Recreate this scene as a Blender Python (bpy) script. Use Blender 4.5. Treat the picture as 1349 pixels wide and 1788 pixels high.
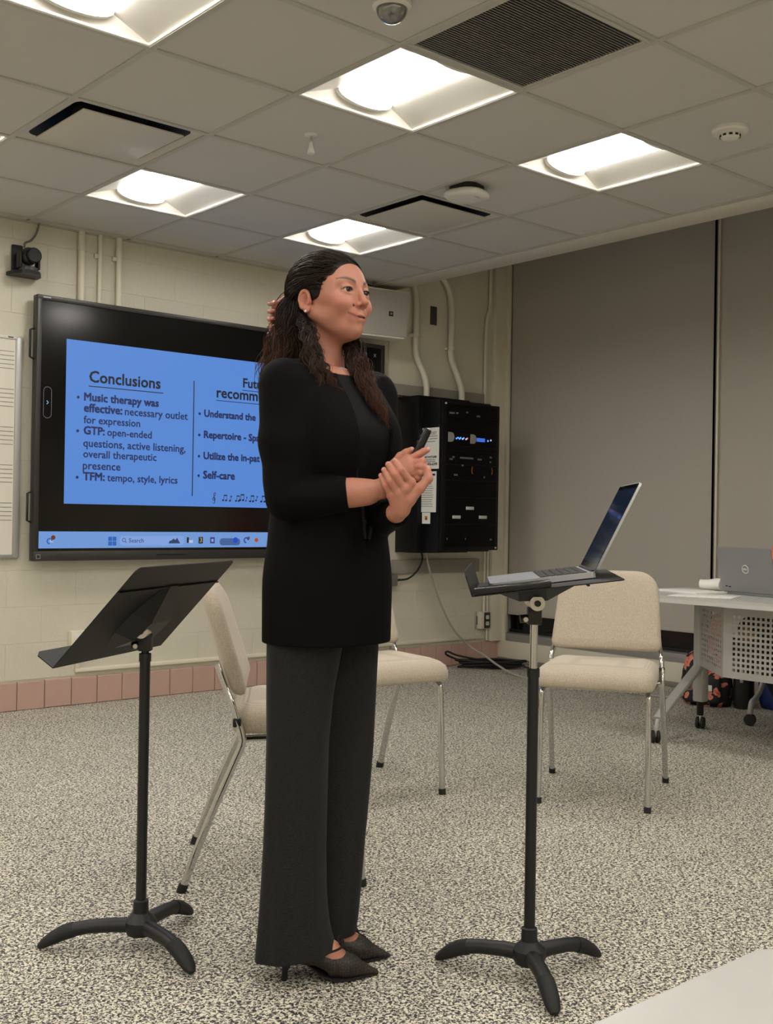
import bpy, bmesh, math, random
import numpy as np
from mathutils import Vector, Matrix

random.seed(7)
for o in list(bpy.data.objects):
    bpy.data.objects.remove(o, do_unlink=True)
SC = bpy.context.scene
COL = SC.collection
R = math.radians
PI = math.pi

# ------------------------------------------------------------------ camera
CAM = Vector((-3.080, -3.444, 1.10))
YAW, PITCH, ROLL, FPX = 0.711424, 0.005135, 0.0159966, 1933.48
RV = Vector((math.cos(YAW), -math.sin(YAW), 0))      # to the camera's right, level
DV = Vector((math.sin(YAW), math.cos(YAW), 0))       # straight ahead, level
def W(r, d, z=0.0):
    """world point from metres right of / ahead of the camera's floor point"""
    return Vector((CAM.x, CAM.y, 0)) + RV * r + DV * d + Vector((0, 0, z))
fv = DV * math.cos(PITCH) + Vector((0, 0, math.sin(PITCH)))
uv = RV.cross(fv)
r2 = RV * math.cos(ROLL) + uv * math.sin(ROLL)
u2 = -RV * math.sin(ROLL) + uv * math.cos(ROLL)
cd = bpy.data.cameras.new('camera')
cam = bpy.data.objects.new('camera', cd)
COL.objects.link(cam)
m3 = Matrix((r2, u2, -fv)).transposed()
cam.matrix_world = Matrix.Translation(CAM) @ m3.to_4x4()
cd.sensor_fit = 'HORIZONTAL'
cd.sensor_width = 36.0
cd.lens = FPX * 36.0 / 1349.0
cd.clip_start = 0.02
SC.camera = cam

# ------------------------------------------------------------------ world, exposure
wd = bpy.data.worlds.new('world')
SC.world = wd
wd.use_nodes = True
wd.node_tree.nodes['Background'].inputs[0].default_value = (0.02, 0.02, 0.022, 1)
wd.node_tree.nodes['Background'].inputs[1].default_value = 0.2
SC.view_settings.view_transform = 'Standard'
SC.view_settings.look = 'None'
SC.view_settings.gamma = 1
SC.view_settings.use_curve_mapping = False
SC.view_settings.exposure = 0.0
LAMP = 24.0                       # radiance of the ceiling lamps' lenses
LAMPC = (1.0, 0.955, 0.885)

# ------------------------------------------------------------------ helpers
def srgb(r, g, b):
    f = lambda c: (c / 255 / 12.92) if c / 255 <= 0.04045 else ((c / 255 + 0.055) / 1.055) ** 2.4
    return (f(r), f(g), f(b), 1)

def mat(name, col, rough=0.6, metal=0.0, spec=0.5, noise=None, bump=None, emit=None, coat=0.0, sheen=0.0):
    """noise=(scale, amount[, detail]) colour variation, bump=(scale, strength[, distance])"""
    m = bpy.data.materials.new(name)
    m.use_nodes = True
    nt = m.node_tree
    b = nt.nodes['Principled BSDF']
    if len(col) == 3: col = (*col, 1)
    b.inputs['Base Color'].default_value = col
    b.inputs['Roughness'].default_value = rough
    b.inputs['Metallic'].default_value = metal
    b.inputs['Specular IOR Level'].default_value = spec
    b.inputs['Coat Weight'].default_value = coat
    b.inputs['Sheen Weight'].default_value = sheen
    tc = nt.nodes.new('ShaderNodeTexCoord')
    if noise:
        n = nt.nodes.new('ShaderNodeTexNoise')
        n.inputs['Scale'].default_value = noise[0]
        n.inputs['Detail'].default_value = noise[2] if len(noise) > 2 else 4
        nt.links.new(tc.outputs['Object'], n.inputs['Vector'])
        mx = nt.nodes.new('ShaderNodeMix')
        mx.data_type = 'RGBA'
        mx.inputs['A'].default_value = tuple(c * (1 - noise[1]) for c in col[:3]) + (1,)
        mx.inputs['B'].default_value = tuple(min(1, c * (1 + noise[1])) for c in col[:3]) + (1,)
        nt.links.new(n.outputs['Fac'], mx.inputs['Factor'])
        nt.links.new(mx.outputs['Result'], b.inputs['Base Color'])
    if bump:
        n2 = nt.nodes.new('ShaderNodeTexNoise')
        n2.inputs['Scale'].default_value = bump[0]
        n2.inputs['Detail'].default_value = 5
        nt.links.new(tc.outputs['Object'], n2.inputs['Vector'])
        bp = nt.nodes.new('ShaderNodeBump')
        bp.inputs['Strength'].default_value = bump[1]
        bp.inputs['Distance'].default_value = bump[2] if len(bump) > 2 else 0.005
        nt.links.new(n2.outputs['Fac'], bp.inputs['Height'])
        nt.links.new(bp.outputs['Normal'], b.inputs['Normal'])
    if emit:
        b.inputs['Emission Color'].default_value = (*emit[0][:3], 1)
        b.inputs['Emission Strength'].default_value = emit[1]
    return m

def obj(name, bm, m, parent=None, smooth=35, loc=None):
    """link a bmesh (or mesh) as one object"""
    if isinstance(bm, bmesh.types.BMesh):
        me = bpy.data.meshes.new(name)
        bmesh.ops.recalc_face_normals(bm, faces=bm.faces[:])
        bm.to_mesh(me)
        bm.free()
        if smooth:
            me.polygons.foreach_set('use_smooth', [True] * len(me.polygons))
            me.set_sharp_from_angle(angle=R(smooth))
    else:
        me = bm
    if m is not None and not me.materials:
        me.materials.append(m)
    o = bpy.data.objects.new(name, me)
    COL.objects.link(o)
    if parent: o.parent = parent
    if loc is not None: o.location = loc
    return o

def tag(o, label=None, cat=None, group=None, kind=None):
    if label: o['label'] = label
    if cat: o['category'] = cat
    if group: o['group'] = group
    if kind: o['kind'] = kind
    return o

def empty(name, loc=(0, 0, 0), rz=0, label=None, cat=None, group=None):
    o = bpy.data.objects.new(name, None)
    COL.objects.link(o)
    o.location = loc
    o.rotation_euler = (0, 0, rz)
    o.empty_display_size = 0.1
    return tag(o, label, cat, group)

def copy_tree(o, parent=None):
    c = o.copy()
    COL.objects.link(c)
    c.parent = parent
    for ch in list(o.children):
        copy_tree(ch, c)
    return c

def NB(): return bmesh.new()

def box(bm, lo, hi, bev=0.0, M=None, seg=2):
    c = [(a + b) / 2 for a, b in zip(lo, hi)]
    s = [abs(b - a) for a, b in zip(lo, hi)]
    mm = Matrix.Translation(c) @ Matrix.Diagonal((*s, 1))
    if M is not None: mm = M @ mm
    g = bmesh.ops.create_cube(bm, size=1, matrix=mm)
    if bev > 0:
        es = {e for v in g['verts'] for e in v.link_edges}
        bmesh.ops.bevel(bm, geom=list(es), offset=bev, segments=seg, affect='EDGES', profile=0.5)
    return bm

def frames(pts):
    P = [Vector(p) for p in pts]
    T = []
    for i in range(len(P)):
        a = P[max(i - 1, 0)]; b = P[min(i + 1, len(P) - 1)]
        t = (b - a)
        T.append(t.normalized() if t.length > 1e-9 else Vector((0, 0, 1)))
    n = T[0].orthogonal().normalized()
    if abs(T[0].z) < 0.9:
        n = T[0].cross(Vector((0, 0, 1))).normalized()
    N = []
    for i, t in enumerate(T):
        n = (n - t * n.dot(t))
        n = n.normalized() if n.length > 1e-6 else t.orthogonal().normalized()
        N.append(n.copy())
    return P, T, N

def tube(bm, pts, r, seg=10, cap=True, ry=None, closed=False, sq=None):
    """swept tube; r may be a list; ry second radius (along binormal); sq = superellipse power"""
    P, T, N = frames(pts)
    rs = r if isinstance(r, (list, tuple)) else [r] * len(P)
    ys = ry if isinstance(ry, (list, tuple)) else ([ry] * len(P) if ry else rs)
    rings = []
    for p, t, n, a, b in zip(P, T, N, rs, ys):
        bn = t.cross(n)
        ring = []
        for k in range(seg):
            th = 2 * PI * k / seg
            c, s = math.cos(th), math.sin(th)
            if sq:
                c = math.copysign(abs(c) ** sq, c); s = math.copysign(abs(s) ** sq, s)
            ring.append(bm.verts.new(p + n * (a * c) + bn * (b * s)))
        rings.append(ring)
    m = len(rings)
    for i in range(m if closed else m - 1):
        A, B = rings[i], rings[(i + 1) % m]
        for k in range(seg):
            bm.faces.new((A[k], A[(k + 1) % seg], B[(k + 1) % seg], B[k]))
    if cap and not closed:
        bm.faces.new(rings[0][::-1]); bm.faces.new(rings[-1])
    return bm

def lathe(bm, prof, seg=24, M=None, cap=True):
    M = M or Matrix.Identity(4)
    rings = []
    for (rr, z) in prof:
        rings.append([bm.verts.new(M @ Vector((rr * math.cos(2 * PI * k / seg), rr * math.sin(2 * PI * k / seg), z))) for k in range(seg)])
    for A, B in zip(rings, rings[1:]):
        for k in range(seg):
            bm.faces.new((A[k], A[(k + 1) % seg], B[(k + 1) % seg], B[k]))
    if cap:
        bm.faces.new(rings[0][::-1]); bm.faces.new(rings[-1])
    return bm

def prism(bm, poly, z0, z1, M=None):
    M = M or Matrix.Identity(4)
    a = [bm.verts.new(M @ Vector((x, y, z0))) for x, y in poly]
    b = [bm.verts.new(M @ Vector((x, y, z1))) for x, y in poly]
    n = len(poly)
    bm.faces.new(a[::-1]); bm.faces.new(b)
    for i in range(n):
        bm.faces.new((a[i], a[(i + 1) % n], b[(i + 1) % n], b[i]))
    return bm

def loft(bm, rings, cap0=True, cap1=True):
    Rg = [[bm.verts.new(p) for p in ring] for ring in rings]
    n = len(Rg[0])
    for A, B in zip(Rg, Rg[1:]):
        for k in range(n):
            bm.faces.new((A[k], A[(k + 1) % n], B[(k + 1) % n], B[k]))
    if cap0: bm.faces.new(Rg[0][::-1])
    if cap1: bm.faces.new(Rg[-1])
    return bm

def sphere(bm, c, r, M=None, u=20, v=12):
    mm = Matrix.Translation(c) @ Matrix.Diagonal((*(r if hasattr(r, '__len__') else (r, r, r)), 1))
    if M is not None: mm = M @ mm
    bmesh.ops.create_uvsphere(bm, u_segments=u, v_segments=v, radius=1, matrix=mm)
    return bm

def rrect(w, h, r, n=5, cx=0, cy=0):
    out = []
    for (sx, sy, a0) in ((1, 1, 0), (-1, 1, 90), (-1, -1, 180), (1, -1, 270)):
        for k in range(n + 1):
            a = R(a0 + 90 * k / n)
            out.append((cx + sx * (w / 2 - r) + r * math.cos(a), cy + sy * (h / 2 - r) + r * math.sin(a)))
    return out

def smooth_path(pts, n=8):
    """Catmull-Rom through pts"""
    P = [Vector(p) for p in pts]
    Q = [P[0] * 2 - P[1]] + P + [P[-1] * 2 - P[-2]]
    out = []
    for i in range(1, len(Q) - 2):
        p0, p1, p2, p3 = Q[i - 1:i + 3]
        for k in range(n):
            t = k / n
            out.append(0.5 * ((2 * p1) + (p2 - p0) * t + (2 * p0 - 5 * p1 + 4 * p2 - p3) * t * t + (3 * p1 - p0 - 3 * p2 + p3) * t ** 3))
    out.append(P[-1])
    return out

def text(name, body, m, parent, M, width=None, size=0.05, bold=0.0, depth=0.0004, align='LEFT'):
    """flat lettering as a mesh; M places its baseline-left; width scales it to fit"""
    cu = bpy.data.curves.new(name, 'FONT')
    cu.body = body
    cu.size = size
    cu.extrude = depth
    cu.resolution_u = 2
    cu.align_x = align
    t = bpy.data.objects.new(name, cu)
    COL.objects.link(t)
    bpy.context.view_layer.update()
    dg = bpy.context.evaluated_depsgraph_get()
    me = bpy.data.meshes.new_from_object(t.evaluated_get(dg))
    bpy.data.objects.remove(t, do_unlink=True)
    xs = [v.co.x for v in me.vertices]
    s = 1.0
    if width: s = width / (max(xs) - min(xs))
    x0 = min(xs) if align == 'LEFT' else 0
    if bold > 0:                                    # heavier stroke: the letters printed again, shifted
        q = bmesh.new(); q.from_mesh(me)
        for k, (dx, dy) in enumerate(((bold, 0), (0, bold), (bold, bold))):
            g = bmesh.ops.duplicate(q, geom=[e for e in q.verts[:] if e.index >= 0 and e.index < len(me.vertices)] + q.edges[:len(me.edges)] + q.faces[:len(me.polygons)])
            for e in g['geom']:
                if isinstance(e, bmesh.types.BMVert): e.co.x += dx / s; e.co.y += dy / s; e.co.z += .00004 * (k + 1)
            q.verts.index_update()
        q.to_mesh(me); q.free()
    for v in me.vertices:
        v.co = M @ Vector(((v.co.x - x0) * s, v.co.y * s, v.co.z))
    me.materials.clear(); me.materials.append(m)
    o = bpy.data.objects.new(name, me)
    COL.objects.link(o)
    o.parent = parent
    return o

# ------------------------------------------------------------------ shared materials
M_ = {}
M_['black_plastic'] = mat('black plastic', (0.006, 0.006, 0.0065), 0.45)
M_['black_gloss'] = mat('black gloss', (0.006, 0.006, 0.007), 0.2)
M_['black_powder'] = mat('black powder coat', (0.005, 0.005, 0.0055), 0.45, noise=(300, 0.2), bump=(600, 0.08, 0.001))
M_['chrome'] = mat('chrome', (0.60, 0.60, 0.60), 0.05, 1.0)
M_['steel'] = mat('brushed steel', (0.6, 0.58, 0.54), 0.3, 1.0)
M_['white_plastic'] = mat('white plastic', (0.72, 0.70, 0.65), 0.4)
M_['paper'] = mat('paper', (0.78, 0.77, 0.72), 0.8, noise=(40, 0.04))
M_['ink'] = mat('ink', (0.015, 0.015, 0.018), 0.7)
M_['grey_ink'] = mat('grey ink', (0.28, 0.27, 0.26), 0.7)
M_['silver'] = mat('silver plastic', (0.42, 0.42, 0.41), 0.4, 0.3)
M_['rubber'] = mat('rubber', (0.006, 0.006, 0.006), 0.65)
# ================================================================== the room
ZC = 2.713          # underside of the suspended ceiling
T = 0.61            # ceiling module
YB = 2.53           # face of the back wall
XW = 3.22           # face of the low curb under the windows
X0, Y0 = -6.1, -6.1

wall_paint = mat('cream wall paint', (0.64, 0.61, 0.505), 0.5, noise=(3, 0.06), bump=(42, 0.5, 0.008))
plaster = mat('smooth cream paint', (0.70, 0.66, 0.54), 0.55, noise=(3, 0.05), bump=(25, 0.08, 0.004))
mortar = mat('painted mortar', (0.62, 0.58, 0.455), 0.6, bump=(50, 0.3, 0.005))
pink = mat('pink glazed tile', (0.52, 0.345, 0.29), 0.38, noise=(9, 0.10), bump=(30, 0.05, 0.003))
trimw = mat('cream trim paint', (0.72, 0.675, 0.55), 0.45, noise=(4, 0.05))
grout = mat('tile grout', (0.30, 0.24, 0.2), 0.8)

# floor: cream and charcoal flecked carpet
def floor_material():
    m = bpy.data.materials.new('flecked floor'); m.use_nodes = True
    nt = m.node_tree; b = nt.nodes['Principled BSDF']; L = nt.links
    b.inputs['Roughness'].default_value = 0.62
    b.inputs['Specular IOR Level'].default_value = 0.35
    tc = nt.nodes.new('ShaderNodeTexCoord')
    n = nt.nodes.new('ShaderNodeTexNoise'); n.inputs['Scale'].default_value = 142; n.inputs['Detail'].default_value = 2.0
    n.inputs['Roughness'].default_value = 0.55; n.inputs['Distortion'].default_value = 0.9
    L.new(tc.outputs['Object'], n.inputs['Vector'])
    r = nt.nodes.new('ShaderNodeValToRGB')
    e = r.color_ramp.elements
    e[0].position = 0.425; e[0].color = (0.022, 0.022, 0.024, 1)
    e[1].position = 0.555; e[1].color = (0.78, 0.735, 0.615, 1)
    k = e.new(0.475); k.color = (0.13, 0.123, 0.11, 1)
    k = e.new(0.515); k.color = (0.50, 0.465, 0.38, 1)
    L.new(n.outputs['Fac'], r.inputs['Fac'])
    n2 = nt.nodes.new('ShaderNodeTexNoise'); n2.inputs['Scale'].default_value = 2.2; n2.inputs['Detail'].default_value = 3
    L.new(tc.outputs['Object'], n2.inputs['Vector'])
    mr = nt.nodes.new('ShaderNodeMapRange'); mr.inputs['To Min'].default_value = 0.9; mr.inputs['To Max'].default_value = 1.1
    L.new(n2.outputs['Fac'], mr.inputs['Value'])
    mx = nt.nodes.new('ShaderNodeMix'); mx.data_type = 'RGBA'; mx.blend_type = 'MULTIPLY'; mx.inputs['Factor'].default_value = 1
    L.new(r.outputs['Color'], mx.inputs['A']); L.new(mr.outputs['Result'], mx.inputs['B'])
    L.new(mx.outputs['Result'], b.inputs['Base Color'])
    bp = nt.nodes.new('ShaderNodeBump'); bp.inputs['Strength'].default_value = 0.25; bp.inputs['Distance'].default_value = 0.003
    L.new(n.outputs['Fac'], bp.inputs['Height']); L.new(bp.outputs['Normal'], b.inputs['Normal'])
    return m
bm = NB(); box(bm, (X0 - .2, Y0 - .2, -0.1), (3.6, 2.8, 0))
tag(obj('floor', bm, floor_material()), 'cream and charcoal flecked floor of the classroom', kind='structure')

# back wall: painted concrete blocks on a mortar bed
bm = NB(); box(bm, (X0 - .2, YB + .0008, 0), (3.6, YB + .2, 3.4))
wb = tag(obj('wall_back', bm, mortar), 'cream painted block wall behind the display', kind='structure')
BW, BH = 0.4064, 0.2032
def block_mesh(w, h):
    b = NB(); box(b, (-w / 2, -0.001, -h / 2), (w / 2, 0.02, h / 2), 0.0012, seg=1)
    me = bpy.data.meshes.new('block'); bmesh.ops.recalc_face_normals(b, faces=b.faces[:]); b.to_mesh(me); b.free()
    me.materials.append(wall_paint); return me
bmesh_full = block_mesh(BW - 0.0022, BH - 0.0022)
rowi = 0
z = 0.165
while z < 3.35:
    x = -1.9 + (BW / 2 if rowi % 2 else 0)
    while x < 3.3:
        if not (z > 1.93 and x > 2.05) and z < 2.72:
            o = obj('block', bmesh_full, None, wb)
            o.location = (x + BW / 2, YB + random.uniform(-.0006, .0006), z + BH / 2)
        x += BW
    z += BH; rowi += 1
bm = NB(); box(bm, (X0, YB, 0.165), (-1.9, YB + .02, 2.72)); obj('plain_section', bm, wall_paint, wb)
bm = NB(); box(bm, (2.06, YB - .012, 2.0), (3.26, YB + .02, 3.38), .002); obj('plaster_panel', bm, plaster, wb)

# pink tile base
bm = NB(); box(bm, (X0, YB - .012, 0), (3.27, YB + .006, 0.158))
bb = tag(obj('baseboard_back', bm, grout), 'pink tile base along the back wall', kind='structure')
tb = NB(); box(tb, (-.0775, -.012, 0.002), (.0775, .006, 0.158), 0.004)
tme = bpy.data.meshes.new('tile'); bmesh.ops.recalc_face_normals(tb, faces=tb.faces[:]); tb.to_mesh(tme); tb.free(); tme.materials.append(pink)
x = -0.617 - 0.159 * 34
while x < 3.2:
    o = obj('tile', tme, None, bb); o.location = (x + .0795, YB - .009 + random.uniform(-.001, .001), random.uniform(-.001, .001)); x += 0.159

# window wall: curb, pilaster, windows with drawn roller blinds
bm = NB()
box(bm, (XW, -2.2, 0), (3.6, YB, 0.163), 0.006)
box(bm, (3.32, Y0 - .2, 0), (3.6, -1.75, 3.4))
box(bm, (3.42, -1.75, 3.25), (3.6, YB, 3.4))
tag(obj('wall_right', bm, plaster), 'cream window wall with a low curb', kind='structure')
bm = NB()
box(bm, (3.11, YB - .05, 0.16), (3.30, YB + .01, 3.38), 0.006)
box(bm, (3.225, YB - .075, 0.16), (3.26, YB - .04, 3.38), 0.004)
tag(obj('trim_1', bm, trimw), 'cream corner post between back wall and windows', kind='structure')
bm = NB(); box(bm, (XW - .012, -2.2, 0.0), (XW + .002, YB, 0.035), .003)
tag(obj('baseboard_right', bm, mat('grey vinyl base', (0.22, 0.205, 0.17), 0.6)), 'grey base strip below the window curb', kind='structure')

alu = mat('grey window frame', (0.30, 0.29, 0.27), 0.45, 0.2)
glass = mat('night window glass', (0.004, 0.004, 0.005), 0.08)
def window(n, y0, y1):
    b = NB()
    box(b, (3.245, y0, .163), (3.40, y1, .222), .004)
    box(b, (3.32, y0, 3.15), (3.40, y1, 3.26))
    box(b, (3.30, y0, .16), (3.40, y0 + .03, 3.25), .003); box(b, (3.30, y1 - .03, .16), (3.40, y1, 3.25), .003)
    w_ = tag(obj('window_%d' % n, b, alu), 'dark night window behind a drawn grey blind', kind='structure')
    b = NB(); box(b, (3.35, y0 + .03, .22), (3.36, y1 - .03, 3.2)); obj('pane', b, glass, w_)
    b = NB(); box(b, (3.335, y0 + .03, .222), (3.375, y1 - .03, .245)); obj('lower_rail', b, mat('dark rail', (.01, .01, .01), .5), w_)
window(1, 0.640, YB)
window(2, -1.75, 0.640)

def blind_material():
    m = mat('grey blind cloth', (0.45, 0.42, 0.365), 0.75)
    nt = m.node_tree; b = nt.nodes['Principled BSDF']
    tc = nt.nodes.new('ShaderNodeTexCoord')
    acc = None
    for ax, sc in (('Y', 900), ('Z', 900)):
        wv = nt.nodes.new('ShaderNodeTexWave'); wv.bands_direction = ax; wv.inputs['Scale'].default_value = sc / 6
        wv.inputs['Distortion'].default_value = 1.5
        nt.links.new(tc.outputs['Object'], wv.inputs['Vector'])
        if acc is None: acc = wv.outputs['Fac']
        else:
            ad = nt.nodes.new('ShaderNodeMath'); ad.operation = 'ADD'
            nt.links.new(acc, ad.inputs[0]); nt.links.new(wv.outputs['Fac'], ad.inputs[1]); acc = ad.outputs[0]
    n = nt.nodes.new('ShaderNodeTexNoise'); n.inputs['Scale'].default_value = 60
    nt.links.new(tc.outputs['Object'], n.inputs['Vector'])
    ad = nt.nodes.new('ShaderNodeMath'); ad.operation = 'ADD'
    nt.links.new(acc, ad.inputs[0]); nt.links.new(n.outputs['Fac'], ad.inputs[1])
    mr = nt.nodes.new('ShaderNodeMapRange'); mr.inputs['From Max'].default_value = 3
    mr.inputs['To Min'].default_value = .86; mr.inputs['To Max'].default_value = 1.14
    nt.links.new(ad.outputs[0], mr.inputs['Value'])
    mx = nt.nodes.new('ShaderNodeMix'); mx.data_type = 'RGBA'; mx.blend_type = 'MULTIPLY'; mx.inputs['Factor'].default_value = 1
    mx.inputs['A'].default_value = b.inputs['Base Color'].default_value
    nt.links.new(mr.outputs['Result'], mx.inputs['B']); nt.links.new(mx.outputs['Result'], b.inputs['Base Color'])
    return m
bcl = blind_material()
def blind(y0, y1, label, x):
    t = empty('roller_blind', (x, (y0 + y1) / 2, .365), 0, label, 'blind', 'roller blinds over the windows')
    h = (y1 - y0) / 2
    b = NB(); box(b, (-.0008, -h, .026), (.0008, h, 2.80)); obj('cloth', b, bcl, t)
    b = NB(); box(b, (-.007, -h, 0), (.007, h, .03), .005); obj('hem_bar', b, bcl, t)
    b = NB(); tube(b, [(0.02, -h, 2.80), (.02, h, 2.80)], .03, 14); obj('roller', b, alu, t)
    return t
blind(0.668, 2.462, 'wide grey roller blind from the corner to the dark slit', 3.275)
blind(-1.70, 0.632, 'grey roller blind right of the dark slit, behind the open laptop', 3.262)
bm = NB(); box(bm, (3.236, .606, .36), (3.250, .620, 3.15), .003)
o_ = obj('blind_side_guide', bm, trimw); tag(o_, 'thin pale vertical strip edging the right blind', 'guide rail')

# unseen walls behind the camera
bm = NB(); box(bm, (X0 - .2, Y0 - .2, 0), (X0, 2.8, 3.4))
tag(obj('wall_left', bm, plaster), 'plain cream wall on the left, out of view', kind='structure')
bm = NB(); box(bm, (X0 - .2, Y0 - .2, 0), (3.6, Y0, 3.4))
tag(obj('wall_front', bm, plaster), 'plain cream wall behind the camera', kind='structure')

# ------------------------------------------------------------------ ceiling
tilem = mat('ceiling tile', (0.57, 0.555, 0.52), 0.9, noise=(700, 0.08), bump=(500, 0.12, 0.002))
barm = mat('ceiling grid', (0.48, 0.465, 0.42), 0.6)
bm = NB(); box(bm, (X0 - .2, Y0 - .2, 2.86), (2.03, 2.8, 2.92)); box(bm, (2.0, Y0 - .2, 3.38), (3.6, 2.8, 3.44)); box(bm, (2.0, Y0 - .2, 2.86), (2.03, 2.8, 3.4))
ceil = tag(obj('ceiling', bm, mat('ceiling void', (0.3, 0.29, 0.26), 0.9)), 'suspended ceiling of square tiles', kind='structure')
A0, A1, B0, B1 = -10, 3, -10, 4
LIGHTS = [(a, b) for a in (-9, -7, -5, -3, -1, 1) for b in (2, -1, -4, -7, -10)]
DIFF = [(-2, 1), (1, 1)]
GRILLE = (-1, -2)
tb = NB(); box(tb, (-.299, -.299, 0), (.299, .299, .014), .002, seg=1)
tme = bpy.data.meshes.new('ceiling_tile'); bmesh.ops.recalc_face_normals(tb, faces=tb.faces[:]); tb.to_mesh(tme); tb.free(); tme.materials.append(tilem)
skip = set(LIGHTS) | set(DIFF) | {GRILLE}
for a in range(A0, A1):
    for b in range(B0, B1):
        if (a, b) in skip: continue
        o = obj('ceiling_tile', tme, None, ceil); o.location = ((a + .5) * T, (b + .5) * T, ZC)
        o.rotation_euler = (random.uniform(-.0015, .0015), random.uniform(-.0015, .0015), 0)
for b in range(B0, B1 + 1):
    q = NB(); box(q, (A0 * T, b * T - .012, ZC - .006), (A1 * T, b * T + .012, ZC + .001), .001, seg=1); box(q, (A0 * T, b * T - .002, ZC), (A1 * T, b * T + .002, ZC + .04))
    obj('grid_bar', q, barm, ceil)
for a in range(A0, A1 + 1):
    q = NB(); box(q, (a * T - .012, B0 * T, ZC - .0065), (a * T + .012, B1 * T, ZC + .001), .001, seg=1)
    obj('grid_bar', q, barm, ceil)
# narrow border strips along the back wall, cut to the wall angle
for a in range(A0, A1):
    q = NB(); box(q, (a * T + .01, B1 * T + .01, ZC), ((a + 1) * T - .01, YB, ZC + .012), .001, seg=1); obj('border_tile', q, tilem, ceil)
q = NB(); box(q, (X0, YB - .024, ZC - .006), (2.0, YB, ZC), .001, seg=1); box(q, (X0, YB - .003, ZC - .006), (2.0, YB, ZC + .03)); obj('wall_angle', q, barm, ceil)
# bulkhead closing the ceiling in front of the window pocket
q = NB(); box(q, (1.842, Y0, ZC - .012), (2.035, 2.56, ZC + .2), .003)
tag(obj('trim_2', q, mat('bulkhead paint', (0.62, 0.585, 0.50), 0.7, noise=(5, .04))), 'plain pale bulkhead edge in front of the blinds', kind='structure')

# ------------------------------------------------------------------ recessed lights
lampm = mat('lit lens', (0.9, 0.88, 0.82), 0.5, emit=(LAMPC, LAMP))
white_en = mat('white enamel', (0.80, 0.78, 0.72), 0.35)
def make_light():
    t = empty('ceiling_light')
    b = NB()
    F_, I_ = .293, (.132, .262)
    zo, zi = 0.004, 0.055
    outer = [(-F_, -F_), (F_, -F_), (F_, F_), (-F_, F_)]
    inner = [(-I_[0], -I_[1]), (I_[0], -I_[1]), (I_[0], I_[1]), (-I_[0], I_[1])]
    vo = [b.verts.new((x, y, zo)) for x, y in outer]; vi = [b.verts.new((x, y, zi)) for x, y in inner]
    vt = [b.verts.new((x, y, .12)) for x, y in outer]
    for k in range(4):
        b.faces.new((vo[k], vo[(k + 1) % 4], vi[(k + 1) % 4], vi[k]))
        b.faces.new((vo[k], vo[(k + 1) % 4], vt[(k + 1) % 4], vt[k]))
    b.faces.new(vi); b.faces.new(vt)
    obj('housing', b, white_en, t, smooth=20)
    b = NB()
    for (lo, hi) in (((-.298, -.298, -.004), (.298, -.286, .006)), ((-.298, .286, -.004), (.298, .298, .006)), ((-.298, -.286, -.004), (-.286, .286, .006)), ((.286, -.286, -.004), (.298, .286, .006))):
        box(b, lo, hi, .002, seg=1)
    obj('frame', b, white_en, t)
    # curved lens hanging between two end caps
    def arc(w, z0, dz, n=12):
        return [(w * math.cos(PI * k / n), z0 - dz * math.sin(PI * k / n) ** .8) for k in range(n + 1)]
    b = NB(); pr = arc(.128, .054, .024)
    rings = [[(x, y, z) for x, z in pr] for y in (-.248, .248)]
    loft(b, rings)
    obj('lens', b, lampm, t, smooth=60)
    for s in (-1, 1):
        b = NB(); pr = arc(.138, .058, .046)
        rings = [[(x, s * y, z) for x, z in pr] for y in (.246, .266)]
        rings.append([(x * .97, s * .272, .064 + (z - .064) * .93) for x, z in pr])
        loft(b, rings); obj('end_cap', b, white_en, t, smooth=40)
    b = NB(); box(b, (-.082, -.246, .034), (-.079, .246, .0375)); obj('lens_rib', b, white_en, t)
    return t
LLAB = {(-1, -1): 'lit recessed ceiling light beside the dark slatted grille', (1, -1): 'lit ceiling light nearest the round smoke detector',
        (-1, 2): 'lit ceiling light above the display, beside the left air diffuser', (1, 2): "lit ceiling light just above the standing woman's head",
        (-3, -1): 'lit ceiling light cut by the top left corner of the picture', (-3, 2): 'sliver of a lit ceiling light at the left edge of the picture'}
proto = None
for (a, b_) in LIGHTS:
    if proto is None: proto = t = make_light()
    else: t = copy_tree(proto)
    t.location = ((a + .5) * T, (b_ + .5) * T, ZC)
    tag(t, LLAB.get((a, b_), 'ceiling light out of view behind the camera'), 'ceiling light', 'recessed lights of the classroom ceiling')

# ------------------------------------------------------------------ air diffusers and grille
dark = mat('dark duct', (0.012, 0.012, 0.012), 0.7)
diffm = mat('painted diffuser', (0.58, 0.55, 0.48), 0.55)
def make_diffuser(label, loc):
    t = empty('air_diffuser', loc, 0, label, 'air diffuser', 'square air diffusers')
    b = NB()
    R4 = lambda h, z, r: [(x, y, z) for x, y in rrect(2 * h, 2 * h, r, 6)]
    loft(b, [R4(.298, 0, .004), R4(.280, .002, .02), R4(.262, .012, .05)], False, False)
    obj('flange', b, diffm, t, smooth=60)
    b = NB(); loft(b, [R4(.262, .012, .05), R4(.24, .035, .10), R4(.19, .075, .15), R4(.15, .12, .148)], False, False)
    obj('cone', b, dark, t, smooth=60)
    b = NB(); lathe(b, [(.16, .075), (.16, .13)], 24); obj('duct', b, dark, t)
    b = NB(); box(b, (-.228, -.228, -.010), (.228, .228, -.003), .002); obj('plate', b, diffm, t)
    for sx in (-1, 1):
        b = NB(); tube(b, [(sx * .12, 0, .0), (sx * .12, 0, .09)], .004, 6); obj('hanger', b, dark, t)
make_diffuser('square air diffuser at upper left with a dark slot behind its plate', ((-1.5) * T, 1.5 * T, ZC))
make_diffuser('square air diffuser below the wireless access point', (1.5 * T, 1.5 * T, ZC))

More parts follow.
